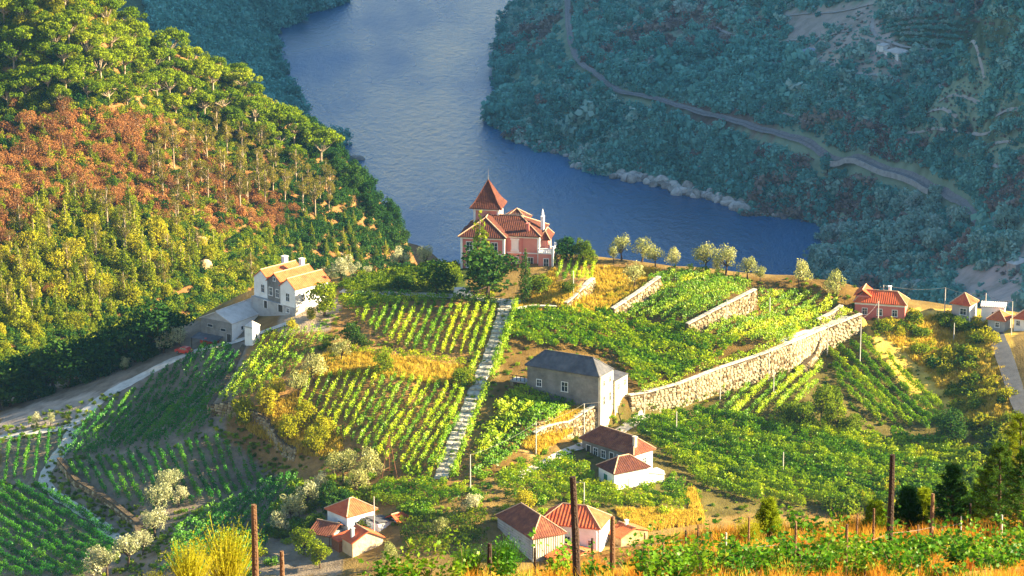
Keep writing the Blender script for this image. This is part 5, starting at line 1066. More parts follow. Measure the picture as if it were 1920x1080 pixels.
# ------------------------------------------------------------------ trees on the spur
M['paleolive'] = leafmat('silvery olive leaves', [(.20, .24, .10), (.34, .36, .16), (.48, .47, .25), (.58, .54, .34)], .35, .9, .03)
def mk_pale(rng):
    t, c = mk_olive(rng); c.materials[0] = M['paleolive']; return t, c
variants('paleolive', mk_pale, 4)
def onN(px, py, dz=.25): p = N.hit1(px, py); return (p[0], p[1], p[2]-dz)
def place(key, name, label, L_, group=None, sz=None):
    for px, py, s in L_: tree(key, name, label, 'tree', onN(px, py), s*1.28, group if len(L_) > 1 else None, sz)
place('olive', 'olive_tree', 'silvery olive on the crest between the villa and the right hand terraces', [(1110, 480, .95), (1165, 489, .9), (1205, 492, 1.0), (1228, 500, .8), (1150, 492, .6)], 'crest olives right of the villa')
place('olive', 'olive_tree', 'rounded olive standing alone against the river on the crest', [(1265, 503, .85)])
place('olive', 'olive_tree', 'olive in the pair and cluster above the crest terrace', [(1323, 512, 1.0), (1362, 516, 1.05), (1402, 526, .95), (1345, 515, .6), (1425, 528, .6)], 'olives above the crest terrace')
place('olive', 'olive_tree', 'lone pale olive where the terraces curve away before the far wood', [(1500, 540, .95)]); place('olive', 'olive_tree', 'pale olive with two crowns at the right tip of the terraces', [(1567, 563, 1.05)])
place('olive', 'olive_tree', 'dark-trunked olive on the bank below the villa plot', [(1190, 542, 1.05)])
place('paleolive', 'olive_tree', 'pale olive on the shoulder left of the villa', [(752, 507, .85), (798, 505, .8), (850, 492, .75), (640, 525, .95), (618, 530, .7), (662, 522, .65), (690, 520, .5)], 'pale olives left of the villa')
place('olive', 'olive_tree', 'olive on the dry grass strip between the two left fields', [(590, 718, 1.05), (560, 748, .9), (640, 680, .8)], 'olives between the left fields')
place('yellowtree', 'yellow_tree', 'sunny yellow-green tree on the dry bank above the curved wall', [(462, 800, .85), (500, 775, .75), (540, 832, 1.0), (590, 852, .95), (612, 832, .8), (520, 745, .6), (445, 780, .6), (570, 800, .7)], 'sunny trees above the curved wall')
place('olive', 'olive_tree', 'olive at the foot of the lower left field near the iron tripod', [(645, 905, 1.15), (690, 905, 1.15), (670, 925, .9), (625, 890, .9)], 'olives near the iron tripod')
place('paleolive', 'olive_tree', 'pale silvery olive in the line through the shaded fields', [(318, 935, 1.05), (325, 918, .8), (300, 972, 1.1), (292, 1012, 1.0), (335, 950, .7), (280, 990, .7)], 'white olives through the shaded fields')
place('paleolive', 'olive_tree', 'pale olive behind the red-roofed cottage', [(575, 955, 1.05), (545, 985, 1.0), (522, 1005, .85), (605, 930, .8), (560, 970, .7)], 'pale olives behind the red-roofed cottage')
place('paleolive', 'olive_tree', 'pale olive at the very bottom beside the lower left track', [(200, 1082, 1.2), (240, 1062, 1.0), (268, 1040, .8), (175, 1090, 1.0)], 'pale olives at the bottom left')
place('paleolive', 'olive_tree', 'pale olive beside the barn and the dirt road', [(308, 662, .95), (338, 655, .85), (285, 660, .7)], 'pale olives beside the barn'); place('paleolive', 'pale_bush', 'small pale bush beyond the dirt road', [(235, 694, .55), (212, 696, .45), (70, 800, .6), (95, 797, .5)], 'pale bushes by the dirt road')
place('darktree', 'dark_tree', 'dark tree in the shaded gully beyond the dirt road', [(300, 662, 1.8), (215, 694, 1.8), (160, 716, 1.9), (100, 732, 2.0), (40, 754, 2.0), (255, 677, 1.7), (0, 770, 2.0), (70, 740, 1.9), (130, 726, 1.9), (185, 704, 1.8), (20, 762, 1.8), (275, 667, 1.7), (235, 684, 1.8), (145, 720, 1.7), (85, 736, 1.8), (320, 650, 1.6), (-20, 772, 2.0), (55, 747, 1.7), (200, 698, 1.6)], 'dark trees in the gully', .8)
place('yellowtree', 'yellow_tree', 'yellow-lit tree at the edge of the dark gully trees', [(335, 605, 1.3)])
place('darktree', 'garden_tree', 'big dark round tree directly in front of the villa', [(916, 562, 2.3)], sz=.75); place('darktree', 'garden_tree', 'dark spreading tree left of the big round garden tree', [(820, 552, 1.35)], sz=.7); place('darktree', 'garden_tree', 'low dark tree at the left end of the villa garden', [(760, 548, 1.1)], sz=.6)
place('conifer', 'garden_conifer', 'bright pointed conifer rising between the villa windows', [(900, 548, 1.75)])
place('cypress', 'cypress_tree', 'slim dark cypress below the villa front corner', [(985, 572, 1.5)]); place('broad', 'garden_bush', 'rounded green bush beside the cypress', [(1012, 556, .85)], sz=.8); place('broad', 'garden_bush', 'small round bush on the dry garden right of the cypress', [(1066, 552, .62)], sz=.75)
place('darktree', 'dark_tree', 'dark green tree just right of the villa roofline', [(1062, 488, 1.0)], sz=.8); place('broad', 'garden_bush', 'green bush at the corner of the plot right of the villa', [(1108, 500, .7), (1092, 490, .7)], 'bushes right of the villa plot')
place('broad', 'yard_tree', 'small leafy tree in the yard right of the estate house', [(608, 592, 1.15)]); place('yellowtree', 'yard_bush', 'bright bush at the estate yard corner', [(585, 600, .5), (548, 622, .45)], 'bright bushes at the estate yard')
place('broad', 'field_tree', 'small tree on the dry grass below the upper left field', [(722, 702, .8)]); place('broad', 'field_tree', 'round bush at the end of the dry grass near the stepped path', [(866, 722, .85)], sz=.75); place('darktree', 'field_tree', 'dark bushy tree at the left edge of the upper left field', [(660, 648, .75), (680, 655, .6)], 'dark bushes at the upper left field')
place('darktree', 'dark_bush', 'round dark bush in the lower right vineyard', [(1383, 905, .72)], sz=.7); place('broad', 'thicket_tree', 'green thicket tree between the lower vineyard and the slope field', [(1540, 790, 1.0), (1505, 805, .9), (1570, 810, 1.0), (1560, 770, .8), (1600, 820, .8), (1475, 800, .7)], 'thicket between the right vineyards')
place('darktree', 'dark_tree', 'dark tree at the lower end of the slope field', [(1790, 835, 1.15), (1765, 820, .8)], 'dark trees at the end of the slope field'); place('darktree', 'dark_tree', 'dark tree behind the red-roofed cottage', [(620, 965, .95), (645, 955, .7)], 'dark trees behind the red-roofed cottage')
place('olive', 'olive_tree', 'small olive between the cottage and the farmhouse', [(822, 1008, .75)]); place('paleolive', 'olive_tree', 'pale olive behind the farmhouse roof', [(890, 968, .85)]); place('olive', 'olive_tree', 'olive in front of the ochre stone cottage', [(728, 1066, .8)]); place('yellowtree', 'yellow_tree', 'yellow bush behind the farmhouse', [(985, 958, .75)])
place('broad', 'garden_tree', 'leafy garden tree left of the tiled shed at the bottom', [(570, 1040, .8), (600, 1065, .8), (585, 1010, .6)], 'garden trees left of the tiled shed')
OPEN_GRASS = ([(1655, 645), (1700, 640), (1740, 690), (1775, 750), (1740, 775), (1690, 715)], [(1740, 625), (1800, 625), (1810, 660), (1760, 665)], [(1820, 670), (1880, 675), (1885, 725), (1830, 705)])
def shrubs(key, name, label, poly, n, smin, smax, group, sz=.9, surf=None):
    q = rand_in_poly(poly, n)
    for op in OPEN_GRASS: q = q[~inpoly(q[:, 0], q[:, 1], op)]
    q = q[np.argsort(q[:, 1])]; P = (surf or N).hit(q[:, 0], q[:, 1])
    for p in P: shrub(key, name, label, 'shrub', (p[0], p[1], p[2]-.15), RNG.uniform(smin, smax), group, sz*RNG.uniform(.8, 1.2))
RS = [(1640, 602), (1700, 592), (1870, 600), (1862, 640), (1890, 720), (1900, 800), (1815, 805), (1785, 755), (1725, 685), (1665, 635)]
shrubs('green', 'green_shrub', 'green shrub on the dry grassy slope beside the road', RS, 46, .9, 2.2, 'green shrubs on the dry slope'); shrubs('yellow', 'yellow_shrub', 'yellow shrub on the dry grassy slope beside the road', RS, 40, .8, 1.8, 'yellow shrubs on the dry slope'); shrubs('dark', 'dark_shrub', 'dark shrub on the dry grassy slope beside the road', RS, 18, .8, 1.9, 'dark shrubs on the dry slope')
RB = [(1780, 830), (1915, 790), (1920, 960), (1560, 965), (1600, 900), (1780, 900)]
shrubs('green', 'green_shrub', 'green shrub at the ragged lower right corner of the vineyard', RB, 60, 1.0, 2.3, 'green shrubs at the lower right'); shrubs('yellow', 'yellow_shrub', 'yellow-green shrub at the ragged lower right corner of the vineyard', RB, 30, .9, 1.8, 'yellow shrubs at the lower right'); shrubs('dark', 'dark_shrub', 'dark shrub at the ragged lower right corner of the vineyard', RB, 34, 1.0, 2.2, 'dark shrubs at the lower right')
shrubs('dark', 'dark_shrub', 'dark shrub fringing the gully trees above the dirt road', [(0, 765), (120, 735), (240, 690), (330, 650), (330, 640), (200, 690), (0, 745)], 40, .8, 1.6, 'dark shrubs fringing the gully')
shrubs('vine', 'leafy_bush', 'leafy bush around the bottom cottages', [(560, 900), (900, 880), (1000, 900), (1300, 900), (1300, 975), (1150, 990), (900, 960), (740, 975), (560, 1040), (480, 1080), (440, 1080)], 90, .7, 1.5, 'leafy bushes around the bottom cottages'); shrubs('green', 'leafy_bush', 'green bush on the slope under the left fields', [(560, 900), (640, 900), (740, 950), (600, 960), (560, 1000), (500, 1020)], 26, .8, 1.7, 'green bushes under the left fields')
shrubs('vine', 'crest_bush', 'low bright bush along the crest edge left of the villa', [(630, 535), (760, 505), (860, 492), (860, 500), (760, 515), (640, 545)], 34, .6, 1.2, 'bright bushes along the crest'); shrubs('green', 'yard_shrub', 'shrub on the dry terrace under the estate yard', [(560, 640), (640, 600), (660, 640), (640, 700), (570, 700)], 16, .5, 1.0, 'shrubs under the estate yard')
shrubs('yellow', 'wall_bush', 'yellow bush in the dry corner right of the villa wall', [(1120, 560), (1160, 545), (1180, 560), (1140, 585)], 8, .5, 1.0, 'yellow bushes by the villa wall')
# grasses and weeds that nobody could count
def tuft_mesh(rng, mat, n=26, h=.6, w=.035, spread=.25):
    V = []; Fq = []
    for i in range(n):
        a = rng.uniform(0, 6.28); r = spread*math.sqrt(rng.uniform()); x, y = r*math.cos(a), r*math.sin(a); hh = h*rng.uniform(.5, 1.2); b = rng.uniform(0, 6.28); lx, ly = rng.normal(size=2)*.28*hh; k = len(V)
        dx, dy = w*math.cos(b), w*math.sin(b); V += [(x-dx, y-dy, -.05), (x+dx, y+dy, -.05), (x+lx*.5+dx*.8, y+ly*.5+dy*.8, hh*.6), (x+lx*.5-dx*.8, y+ly*.5-dy*.8, hh*.6), (x+lx, y+ly, hh)]; Fq += [(k, k+1, k+2, k+3), (k+3, k+2, k+4)]
    return MB().add(V, Fq).mesh('tuft', mat)
DRY = [tuft_mesh(np.random.default_rng(400+i), M['drygrass'], 22, .55, .05, .45) for i in range(4)]; GRN = [tuft_mesh(np.random.default_rng(460+i), M['vine_near'], 40, .35, .012, .25) for i in range(2)]; ORG = [tuft_mesh(np.random.default_rng(420+i), M['orangegrass'], 60, .55, .008, .22) for i in range(4)]+[tuft_mesh(np.random.default_rng(440+i), M['drygrass'], 50, .5, .008, .22) for i in range(2)]
INF = lambda q: np.any([inpoly(q[:, 0], q[:, 1], f[0]) for f in FIELDS], axis=0)
def grass_zone(name, label, polys, n, meshes, smin, smax, avoid=True):
    q = np.vstack([rand_in_poly(p, n//len(polys)) for p in polys])
    if avoid: q = q[~INF(q)]
    scatter(name, label, N.hit(q[:, 0], q[:, 1]), RNG.uniform(smin, smax, len(q)), meshes)
grass_zone('dry_grass', 'dry golden grass on the open banks of the hill', [RS, [(620, 655), (880, 690), (880, 725), (560, 705)], [(1040, 500), (1240, 505), (1160, 590), (960, 590)], [(440, 790), (640, 700), (640, 860), (540, 850)], [(960, 830), (1120, 745), (1140, 760), (1010, 850)], [(1150, 940), (1300, 920), (1320, 980), (1180, 1000)]], 9000, DRY, .8, 1.7)
grass_zone('weeds', 'green weeds between the vineyard plots', [[(600, 540), (1640, 520), (1800, 800), (1900, 960), (1200, 990), (600, 1000), (480, 900), (600, 700)], [(0, 800), (480, 660), (560, 900), (480, 1085), (0, 1085)]], 5200, SHRUBS['vine']+SHRUBS['green'], .18, .5, True)
# ------------------------------------------------------------------ railway and far terraces
def railway():
    o, C, T = ribbon('railway_bed', RAIL, 2.7, M['ballast'], F, 'single track railway bed curving along the far bank', lift=1.3, step=3)
    for sgn in (-.75, .75):
        m = MB(); m.tube([(c[0]-t[1]*sgn, c[1]+t[0]*sgn, c[2]+1.5) for c, t in zip(C, T)], .10, 4); m.obj('rail', M['steel'], o)
    m = MB(); V = []
    seg = [i for i in range(len(C)) if 1560 < proj(C[i])[0] < 1760]
    for i in seg: V += [(C[i][0]+T[i][1]*2.9, C[i][1]-T[i][0]*2.9, C[i][2]-.6), (C[i][0]+T[i][1]*2.9, C[i][1]-T[i][0]*2.9, C[i][2]+1.5), (C[i][0]+T[i][1]*2.5, C[i][1]-T[i][0]*2.5, C[i][2]+1.5)]
    n = len(seg); m.add(V, [f for i in range(n-1) for f in ((i*3, i*3+3, i*3+4, i*3+1), (i*3+1, i*3+4, i*3+5, i*3+2))])
    tag(m.obj('railway_parapet', M['concrete']), 'pale parapet along the river side of the railway', 'parapet')
railway()
for pts, w in TRACKS:
    ribbon('terrace_track', pts, w*.75, M['fardirt'], F, lift=.35, step=3)
def far_rows(poly, d0, d1, spacing):
    W2 = F.hit([p[0] for p in poly], [p[1] for p in poly])[:, :2]; D = F.hit([d0[0], d1[0]], [d0[1], d1[1]])[:, :2]; t = unit(D[1]-D[0]); n = np.array([-t[1], t[0]]); P = []
    for v in np.arange((W2@n).min(), (W2@n).max(), spacing):
        u = np.arange((W2@t).min(), (W2@t).max(), 1.6); P.append(np.outer(u, t)+n*v)
    P = np.vstack(P); return P[inpoly(P[:, 0], P[:, 1], W2)]
FR = np.vstack([far_rows(p, a, b, 3.4) for p, a, b in (([(1660, 38), (1800, 34), (1815, 60), (1790, 92), (1700, 88), (1645, 60)], (1660, 60), (1800, 55)), ([(1825, 40), (1930, 36), (1930, 78), (1840, 78)], (1830, 60), (1920, 58)), ([(1650, 8), (1760, 5), (1740, 25), (1660, 28)], (1660, 20), (1740, 12)), ([(1830, 95), (1930, 92), (1930, 130), (1840, 125)], (1830, 110), (1930, 108)), ([(1560, 98), (1640, 95), (1630, 102), (1570, 108)], (1560, 104), (1640, 98)), ([(1700, 285), (1860, 250), (1870, 300), (1760, 320)], (1700, 300), (1860, 270)))])
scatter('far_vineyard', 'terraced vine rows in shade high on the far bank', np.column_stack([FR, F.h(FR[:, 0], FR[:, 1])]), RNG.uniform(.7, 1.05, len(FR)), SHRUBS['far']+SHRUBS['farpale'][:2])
# ------------------------------------------------------------------ poles, wires, lamps
def pole(px, yt, yb, r, label, mat='pole', surf=N, name='utility_pole', group=None, lamp=False, cross=False, lean=0):
    p = surf.hit1(px, yb); dist = np.linalg.norm(p); h = (yb-yt)*dist/FPX/math.cos(math.atan2(-p[2], p[1])); o = thing(name, label, 'pole', tuple(p), group)
    top = (lean, 0, h); MB().tube([(0, 0, -.5), (lean*.5, 0, h*.5), top], [r, r*.88, r*.72], 8).obj('shaft', M[mat], o)
    if lamp: MB().tube([(0, 0, h-.1), (-.5, -.1, h+.1), (-1.1, -.2, h+.1)], [.05, .05, .04], 5).obj('lamp_arm', M['steel'], o); MB().box(-1.6, -1.0, -.3, -.08, h-.02, h+.14).obj('lamp_head', M['steel'], o)
    if cross: MB().box(-.7, .7, -.06, .06, h-.55, h-.42).obj('cross_arm', M['wood'], o); [MB().tube([(x, 0, h-.42), (x, 0, h-.22)], .04, 5).obj('insulator', M['trim'], o) for x in (-.6, 0, .6)]
    return p+np.array([lean, 0, h])
PO = {}
for k, (px, yt, yb, txt, kw) in enumerate((
    (1441, 655, 714, 'thin pole in front of the long wall near its bulge', {}), (1350, 692, 752, 'thin pole standing against the middle of the long wall', {}), (1208, 730, 790, 'pole at the left end of the long wall', dict(cross=True)), (1551, 606, 668, 'thin pole at the right part of the long wall', {}), (1612, 598, 690, 'tall thin pole at the upper end of the slope field', {}),
    (1450, 706, 748, 'short pole in the small field under the long wall', {}), (1095, 757, 818, 'pole in front of the wall along the lane', {}), (1005, 793, 852, 'pole at the foot of the wall along the lane', dict(cross=True)), (882, 853, 925, 'pole beside the foot of the stepped path', {}), (1095, 905, 952, 'street lamp pole beside the dark leaning post', dict(lamp=True)),
    (1655, 535, 590, 'tall white pole before the pink house', dict(cross=True)), (1646, 565, 610, 'pole left of the pink house in the yellow scrub', {}), (1771, 540, 590, 'pole between the pink house and the roadside house', {}), (1847, 550, 598, 'pole before the white flat-roofed house', {}), (1896, 566, 628, 'street lamp at the bend of the tarmac road', dict(lamp=True)), (1788, 606, 640, 'short pole in the dry slope scrub', {}),
    (702, 932, 1012, 'white pole beside the red-roofed cottage', {}), (1268, 772, 822, 'thin pole in the upper part of the lower right vineyard', {}), (1468, 848, 892, 'thin pole in the middle of the lower right vineyard', {}), (1362, 562, 610, 'thin pole on the right hand terrace below the pale wall', {}), (1443, 558, 592, 'thin pole at the far side of the right hand terrace', {}), (1075, 508, 556, 'slender pole in the plot right of the villa', {}))):
    PO[k] = pole(px, yt, yb, .11, txt, 'pole', **kw)
def wire(a, b, label, sag=.6, r=.022):
    pts = [a+(b-a)*t-np.array([0, 0, 4*sag*t*(1-t)]) for t in np.linspace(0, 1, 12)]; o0 = pts[0]
    tag(MB().tube([p-o0 for p in pts], r, 4).obj('overhead_wire', M['wire'], None, tuple(o0)), label, 'wire')
for a, b, t in ((10, 12, 'overhead wire from the white pole to the pole right of the pink house'), (12, 13, 'overhead wire spanning to the pole before the white house'), (13, 14, 'overhead wire reaching the street lamp by the road'), (1, 0, 'wire between the two poles in front of the long wall'), (2, 1, 'wire between the left end and the middle of the long wall'), (0, 3, 'wire running to the right part of the long wall'), (3, 4, 'wire to the pole at the upper end of the slope field'), (6, 2, 'wire from the lane wall pole to the long wall'), (7, 6, 'wire between the two poles of the lane wall'), (8, 7, 'wire from the stepped path pole to the lane'), (4, 11, 'wire from the slope field pole to the yellow scrub')): wire(PO[a], PO[b], t)
# iron tripod
def tripod():
    p = N.hit1(728, 898); o = thing('iron_tripod', 'rusty iron tripod mast at the foot of the lower left field', 'mast', tuple(p)); top = np.array([.2, 0, 8.0])
    for q in ((-1.2, -.8, -.3), (1.7, -.6, -.3), (.2, 1.4, -.3)): MB().tube([q, top], [.07, .05], 5).obj('leg', M['rust'], o)
    for z in (.25, .5, .75):
        c = [np.array(q)*(1-z)+top*z for q in ((-1.2, -.8, -.3), (1.7, -.6, -.3), (.2, 1.4, -.3))]; [MB().tube([c[i], c[(i+1) % 3]], .035, 4).obj('brace', M['rust'], o) for i in range(3)]
tripod()
# ------------------------------------------------------------------ vehicles
def vehicle(px, py, rz, paint, name, label, cat, van=False):
    p = N.hit1(px, py); o = thing(name, label, cat, (p[0], p[1], p[2]+.08), None, rz); o.scale = (.85, .9, .95); m = MB(); prof = [(-2.0, .35), (2.0, .35), (2.05, .75), (1.9, .95), (1.0, 1.02), (.45, 1.5 if not van else 1.85), (-1.1 if not van else -1.9, 1.5 if not van else 1.9), (-1.75 if not van else -2.0, 1.05), (-2.05, .9)]; n = len(prof)
    V = [(x, -.8*(1 if z < 1.1 else .86), z) for x, z in prof]+[(x, .8*(1 if z < 1.1 else .86), z) for x, z in prof]
    m.add(V, [tuple(range(n)), tuple(range(n, 2*n))[::-1]]+[(i, n+i, n+(i+1) % n, (i+1) % n) for i in range(n)]); m.obj('body', M[paint], o)
    for s in (-1, 1):
        w = MB(); zt = 1.42 if not van else 1.72; w.add([(.75, s*.79, 1.08), (.35, s*.715, zt), (-1.0, s*.715, zt), (-1.4, s*.79, 1.08)], [(0, 1, 2, 3)]); w.obj('window', M['glass'], o)
        for x in (-1.25, 1.25):
            t = MB(); t.tube([(x, s*.62, .33), (x, s*.84, .33)], .33, 12); wo = t.obj('wheel', M['rubber'], o); MB().tube([(x, s*.8, .33), (x, s*.855, .33)], .18, 10).obj('rim', M['steel'], wo)
    MB().add([(1.02, -.68, 1.08), (1.02, .68, 1.08), (.5, .62, 1.46), (.5, -.62, 1.46)], [(0, 1, 2, 3)]).obj('windscreen', M['glass'], o)
vehicle(345, 664, 2.6, 'redpaint', 'parked_car', 'small red car parked on the dirt road by the shelter', 'car'); vehicle(393, 646, .3, 'redpaint', 'parked_car', 'red car under the dark lean-to of the barn', 'car'); vehicle(868, 557, .2, 'whitepaint', 'parked_van', 'white van half hidden under the garden trees before the villa', 'van', True)
# ------------------------------------------------------------------ near slope: posts, vines, grass
def onG(px, py): return G.hit1(px, py)
GP = [(1667, 857, 1050, .085, 'tallest dark wooden post in the near vineyard', 'darkwood'), (1745, 928, 1038, .06, 'brown wooden post right of the tallest near post', 'wood'), (1490, 980, 1075, .035, 'thin grey stake left of centre in the near vineyard', 'wood'), (1585, 985, 1085, .04, 'brown stake left of the tallest near post', 'wood'), (1636, 955, 1045, .035, 'stake close beside the tallest near post', 'wood'),
      (1606, 963, 1022, .03, 'short stake behind the brown stake', 'wood'), (1679, 940, 1000, .04, 'short dark stake just right of the tallest near post', 'darkwood'), (1285, 995, 1060, .032, 'dark stake at the left end of the near vineyard', 'darkwood'), (1308, 985, 1050, .03, 'slim stake at the left of the near vineyard', 'wood'), (1360, 1000, 1085, .026, 'pale thin stake in the near vineyard', 'pole'), (1403, 970, 1045, .032, 'leaning brown stake in the near vineyard', 'wood'),
      (1497, 1030, 1095, .07, 'stubby dark post at the bottom edge', 'darkwood'), (1148, 970, 1075, .075, 'thick brown post right of the leaning dark pole', 'wood'), (480, 950, 1125, .08, 'sunlit weathered post standing alone at lower left', 'wood'), (530, 1035, 1125, .06, 'short weathered post right of the lone lower left post', 'wood'), (918, 1020, 1100, .06, 'dark post before the farmhouse', 'darkwood'), (1003, 1028, 1090, .035, 'thin stake before the farmhouse wall', 'darkwood'),
      (1243, 1005, 1070, .035, 'stake near the little hut', 'wood'), (1720, 985, 1040, .03, 'thin stake between two brown posts', 'wood'), (1800, 970, 1030, .024, 'pale thin stake at the right of the near vineyard', 'pole'), (1877, 966, 1015, .03, 'grey stake near the young pine', 'pole'), (1817, 945, 1005, .04, 'dark stake among the dark bushes at right', 'darkwood'), (1110, 1010, 1075, .04, 'small dark stake beside the leaning pole', 'darkwood'), (1208, 1000, 1065, .03, 'thin stake right of the thick brown post', 'wood')]
PT = [pole(px, yt, yb, r, txt, mt, G, 'vineyard_post') for px, yt, yb, r, txt, mt in GP]
PB = [onG(g[0], g[2]) for g in GP]
pole(1084, 898, 1110, .085, 'dark leaning pole crossing in front of the farmhouse', 'darkwood', G, 'leaning_pole', lean=-.12)
for i, j, t in ((7, 12, 'trellis wire at the left end of the near vineyard'), (2, 3, 'trellis wire between grey and brown stakes'), (3, 0, 'trellis wire to the tallest near post'), (0, 1, 'trellis wire from the tallest post to the brown post'), (9, 2, 'trellis wire from the pale stake'), (1, 19, 'trellis wire to the pale stake at right')): wire(PB[i]+np.array([0, 0, .7]), PB[j]+np.array([0, 0, .7]), t, .03, .004)
def leaf_poly(C, Nn, size, rng):
    ang = np.array([0, .5, 1.05, 1.7, 2.5, 3.14, 3.78, 4.58, 5.23, 5.78]); rad = np.array([1, .62, .95, .6, .85, .35, .85, .6, .95, .62])*.55; n = len(C); k = len(ang)
    r = unit(rng.normal(size=(n, 3))); t = unit(np.cross(Nn, r)); b = np.cross(Nn, t); s = np.broadcast_to(size, (n,))*rng.uniform(.65, 1.2, n)
    V = C[:, None]+(t[:, None]*(np.cos(ang)*rad)[None, :, None]+b[:, None]*(np.sin(ang)*rad)[None, :, None]+Nn[:, None]*(.22*rad*np.abs(np.sin(ang)))[None, :, None])*s[:, None, None]
    V = np.concatenate([C[:, None], V], 1).reshape(-1, 3); base = (np.arange(n)*(k+1))[:, None]; i = np.arange(k)
    Fq = np.stack([np.broadcast_to(base, (n, k)), base+1+i, base+1+(i+1) % k], -1).reshape(-1, 3); return V, Fq
def mk_vine(rng):
    m = MB(); ends = []
    m.tube([(0, 0, -.1), (.04, .02, .3), (-.03, 0, .6)], [.04, .035, .03], 6)
    for i in range(7):
        a = rng.uniform(0, 6.28); p = [np.array([-.03, 0, .55])]; d = np.array([math.cos(a)*.5, math.sin(a)*.35, .8])
        for q in range(4): d = d+rng.normal(size=3)*.25-np.array([0, 0, .12]); p.append(p[-1]+d*.24); ends.append(p[-1])
        m.tube(p, [.012, .01, .008, .006, .004], 4)
    E = np.array(ends); n = 150; C = E[rng.integers(len(E), size=n)]+rng.normal(size=(n, 3))*[.16, .14, .12]; nn = unit(rng.normal(size=(n, 3))*.7+[.2, -.5, .8])
    V, Fq = leaf_poly(C, nn, .17, rng); return m.mesh('stem', M['wood']), mesh_np('leaves', V, Fq, M['vine_near'])
NV = [mk_vine(np.random.default_rng(600+i)) for i in range(5)]
def near_vines(pts, label, group):
    for px, py in pts:
        p = onG(px, py); o = thing('grapevine', label, 'vine', tuple(p), group, RNG.uniform(0, 6.28)); s = RNG.uniform(.55, .85); o.scale = (s, s, s*.8); t, l = NV[RNG.integers(5)]; link('stem', t, o); link('leaves', l, o)
near_vines([(1185+k*34+RNG.normal()*8, 1112-k*1.2+RNG.normal()*5) for k in range(23)]+[(1200+k*30+RNG.normal()*9, 1094-k*1.2+RNG.normal()*5) for k in range(25)], 'leafy young grapevine along the bottom edge of the near vineyard', 'grapevines along the bottom edge')
near_vines([(1290+k*52+RNG.normal()*14, 1078-k*1.8+RNG.normal()*7) for k in range(13)], 'grapevine in the second row of the near vineyard among stakes', 'grapevines of the second near row')
near_vines([(700, 1125), (745, 1122), (800, 1116), (860, 1112), (940, 1110), (1040, 1104), (1110, 1100)], 'small grapevine left of the near stakes at the bottom', 'small grapevines at the bottom')
near_vines([(1780, 1000), (1830, 1000), (1870, 1008), (1915, 1005), (1500, 1020), (1580, 1010)], 'grapevine at the far edge of the near vineyard', 'grapevines at the far edge')
qg = rand_in_poly([(1930, 968), (1700, 990), (1500, 1002), (1300, 1012), (1150, 1064), (900, 1097), (780, 1108), (700, 1120), (1930, 1130)], 3000); qg = qg[(np.sin(qg[:, 0]*.021)*np.sin(qg[:, 1]*.11+qg[:, 0]*.008) < .35) & ((qg[:, 1] < 1060+30*np.sin(qg[:, 0]*.02)) | (RNG.uniform(size=len(qg)) < .35))]; Pg = G.hit(qg[:, 0], qg[:, 1])
scatter('orange_grass', 'tall dry orange grass on the near slope', Pg, RNG.uniform(.35, 1.0, len(Pg)), ORG+GRN)
def mk_broom(rng, mat, n=420, h=1.3):
    V = []; Fq = []
    for i in range(n):
        a = rng.uniform(0, 6.28); t = rng.uniform(0, .55); d = np.array([math.cos(a)*math.sin(t), math.sin(a)*math.sin(t), math.cos(t)]); l = h*rng.uniform(.6, 1.1); s0 = rng.uniform(0, .6)*l; w = rng.uniform(.006, .014); e = unit(np.cross(d, rng.normal(size=3)))*w; k = len(V)
        p0 = d*s0+rng.normal(size=3)*.05; p1 = d*l+rng.normal(size=3)*.10; V += [p0-e, p0+e, p1+e*.4, p1-e*.4]; Fq.append((k, k+1, k+2, k+3))
    C = np.array([V[4*i+2] for i in range(n)]); return MB().add(V, Fq), C
def broom(px, py, s, label, mat='yellowbush', h=1.3):
    rng = np.random.default_rng(int(px)); m, C = mk_broom(rng, mat, 420, h); p = onG(px, py); o = thing('broom_bush', label, 'bush', tuple(p)); o.scale = (s, s, s); m.obj('twigs', M[mat], o)
    Cc = np.repeat(C, 4, 0)+rng.normal(size=(len(C)*4, 3))*.07; V, Fq = leaf_cards(Cc, unit(rng.normal(size=Cc.shape)), .055, rng, .5); link('leaves', mesh_np('leaves', V, Fq, M[mat]), o)
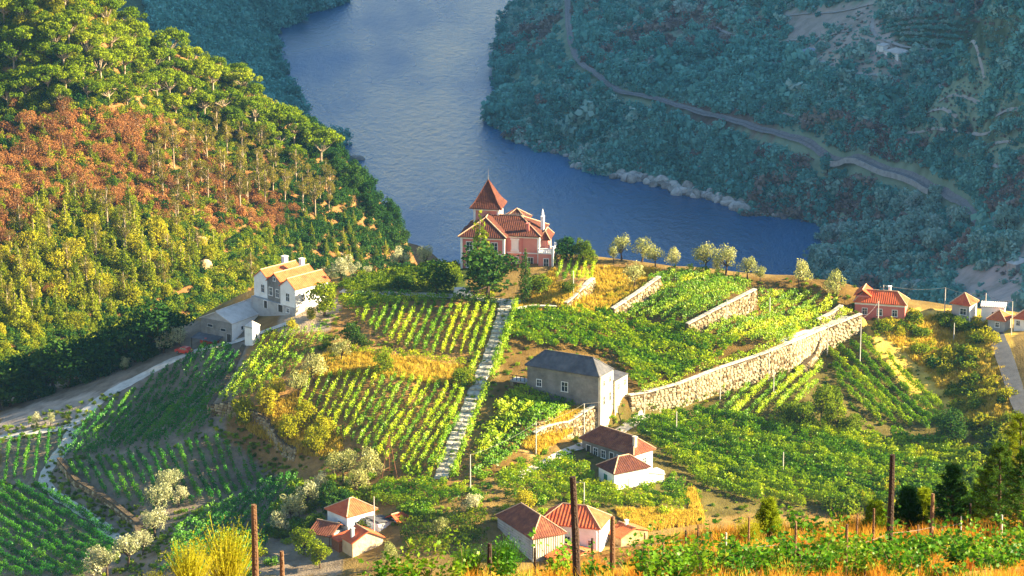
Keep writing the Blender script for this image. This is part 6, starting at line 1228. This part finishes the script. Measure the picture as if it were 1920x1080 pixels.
broom(430, 1122, 1.15, 'big yellow broom bush at the bottom left of centre'); broom(360, 1128, .9, 'smaller yellow broom bush left of the big one'); broom(20, 1128, .85, 'yellow broom bush in the bottom left corner'); broom(945, 1096, .8, 'green broom tuft before the farmhouse', 'vine_near', 1.1); broom(880, 1100, .7, 'green broom tuft left of the farmhouse', 'vine_near', 1.1); broom(1405, 1030, .7, 'yellow-green broom tuft in the near vineyard', 'yellowbush', 1.0); broom(760, 1110, .6, 'low yellow broom tuft at the bottom', 'yellowbush', 1.0); broom(290, 1130, .6, 'low broom bush at the bottom left', 'yellowbush', 1.0)
def near_pine(px, py, h, label, mat='conifer'):
    rng = np.random.default_rng(int(px*3)); p = onG(px, py); o = thing('young_pine', label, 'tree', tuple(p)); m = MB(); m.tube([(0, 0, -.2), (.04, 0, h*.5), (0, .03, h)], [.07, .045, .012], 7); C = []
    for k in range(10):
        z = h*(.22+.76*k/9)
        for q in range(5):
            a = q*1.257+k*.6+rng.normal()*.2; l = (h*.30)*(1-k/10.5)*rng.uniform(.7, 1.15)+.08; e = np.array([math.cos(a)*l, math.sin(a)*l, z+l*.45]); m.tube([(0, 0, z), e*np.array([.5, .5, 1])+np.array([0, 0, -l*.3]), e], [.018, .012, .006], 4)
            for w in np.linspace(.35, 1, 5): C.append(np.array([0, 0, z])*(1-w)+e*w)
    m.obj('trunk', M['bark'], o); C = np.repeat(np.array(C), 26, 0)+rng.normal(size=(len(C)*26, 3))*.035; V, Fq = leaf_cards(C, unit(rng.normal(size=C.shape)), .17, rng, .10); link('crown', mesh_np('crown', V, Fq, M[mat]), o)
near_pine(1905, 1000, 3.3, 'young pine rising at the right frame edge'); near_pine(1868, 1008, 2.5, 'dark young pine just left of the pine at the right edge', 'dark'); near_pine(1782, 1003, 1.9, 'dark young pine among the stakes at right', 'dark'); near_pine(1700, 1003, 1.3, 'low dark pine right of the tallest near post', 'dark'); near_pine(1918, 1030, 2.6, 'dark pine cut by the right frame edge', 'dark'); near_pine(1640, 1008, .95, 'knee-high pine sapling left of the tallest near post', 'pine'); near_pine(1850, 1000, 1.7, 'small dark pine left of the pine at the right edge', 'pine'); near_pine(1440, 1015, 1.1, 'small pine sapling behind the near stakes', 'pine'); near_pine(1730, 1000, 1.2, 'dark pine sapling behind the tallest near post', 'pine')
shrubs('dark', 'dark_shrub', 'dark bush at the edge of the near slope', [(1780, 990), (1900, 980), (1900, 1005), (1780, 1010)], 9, .35, .6, 'dark bushes on the near slope', 1, G)
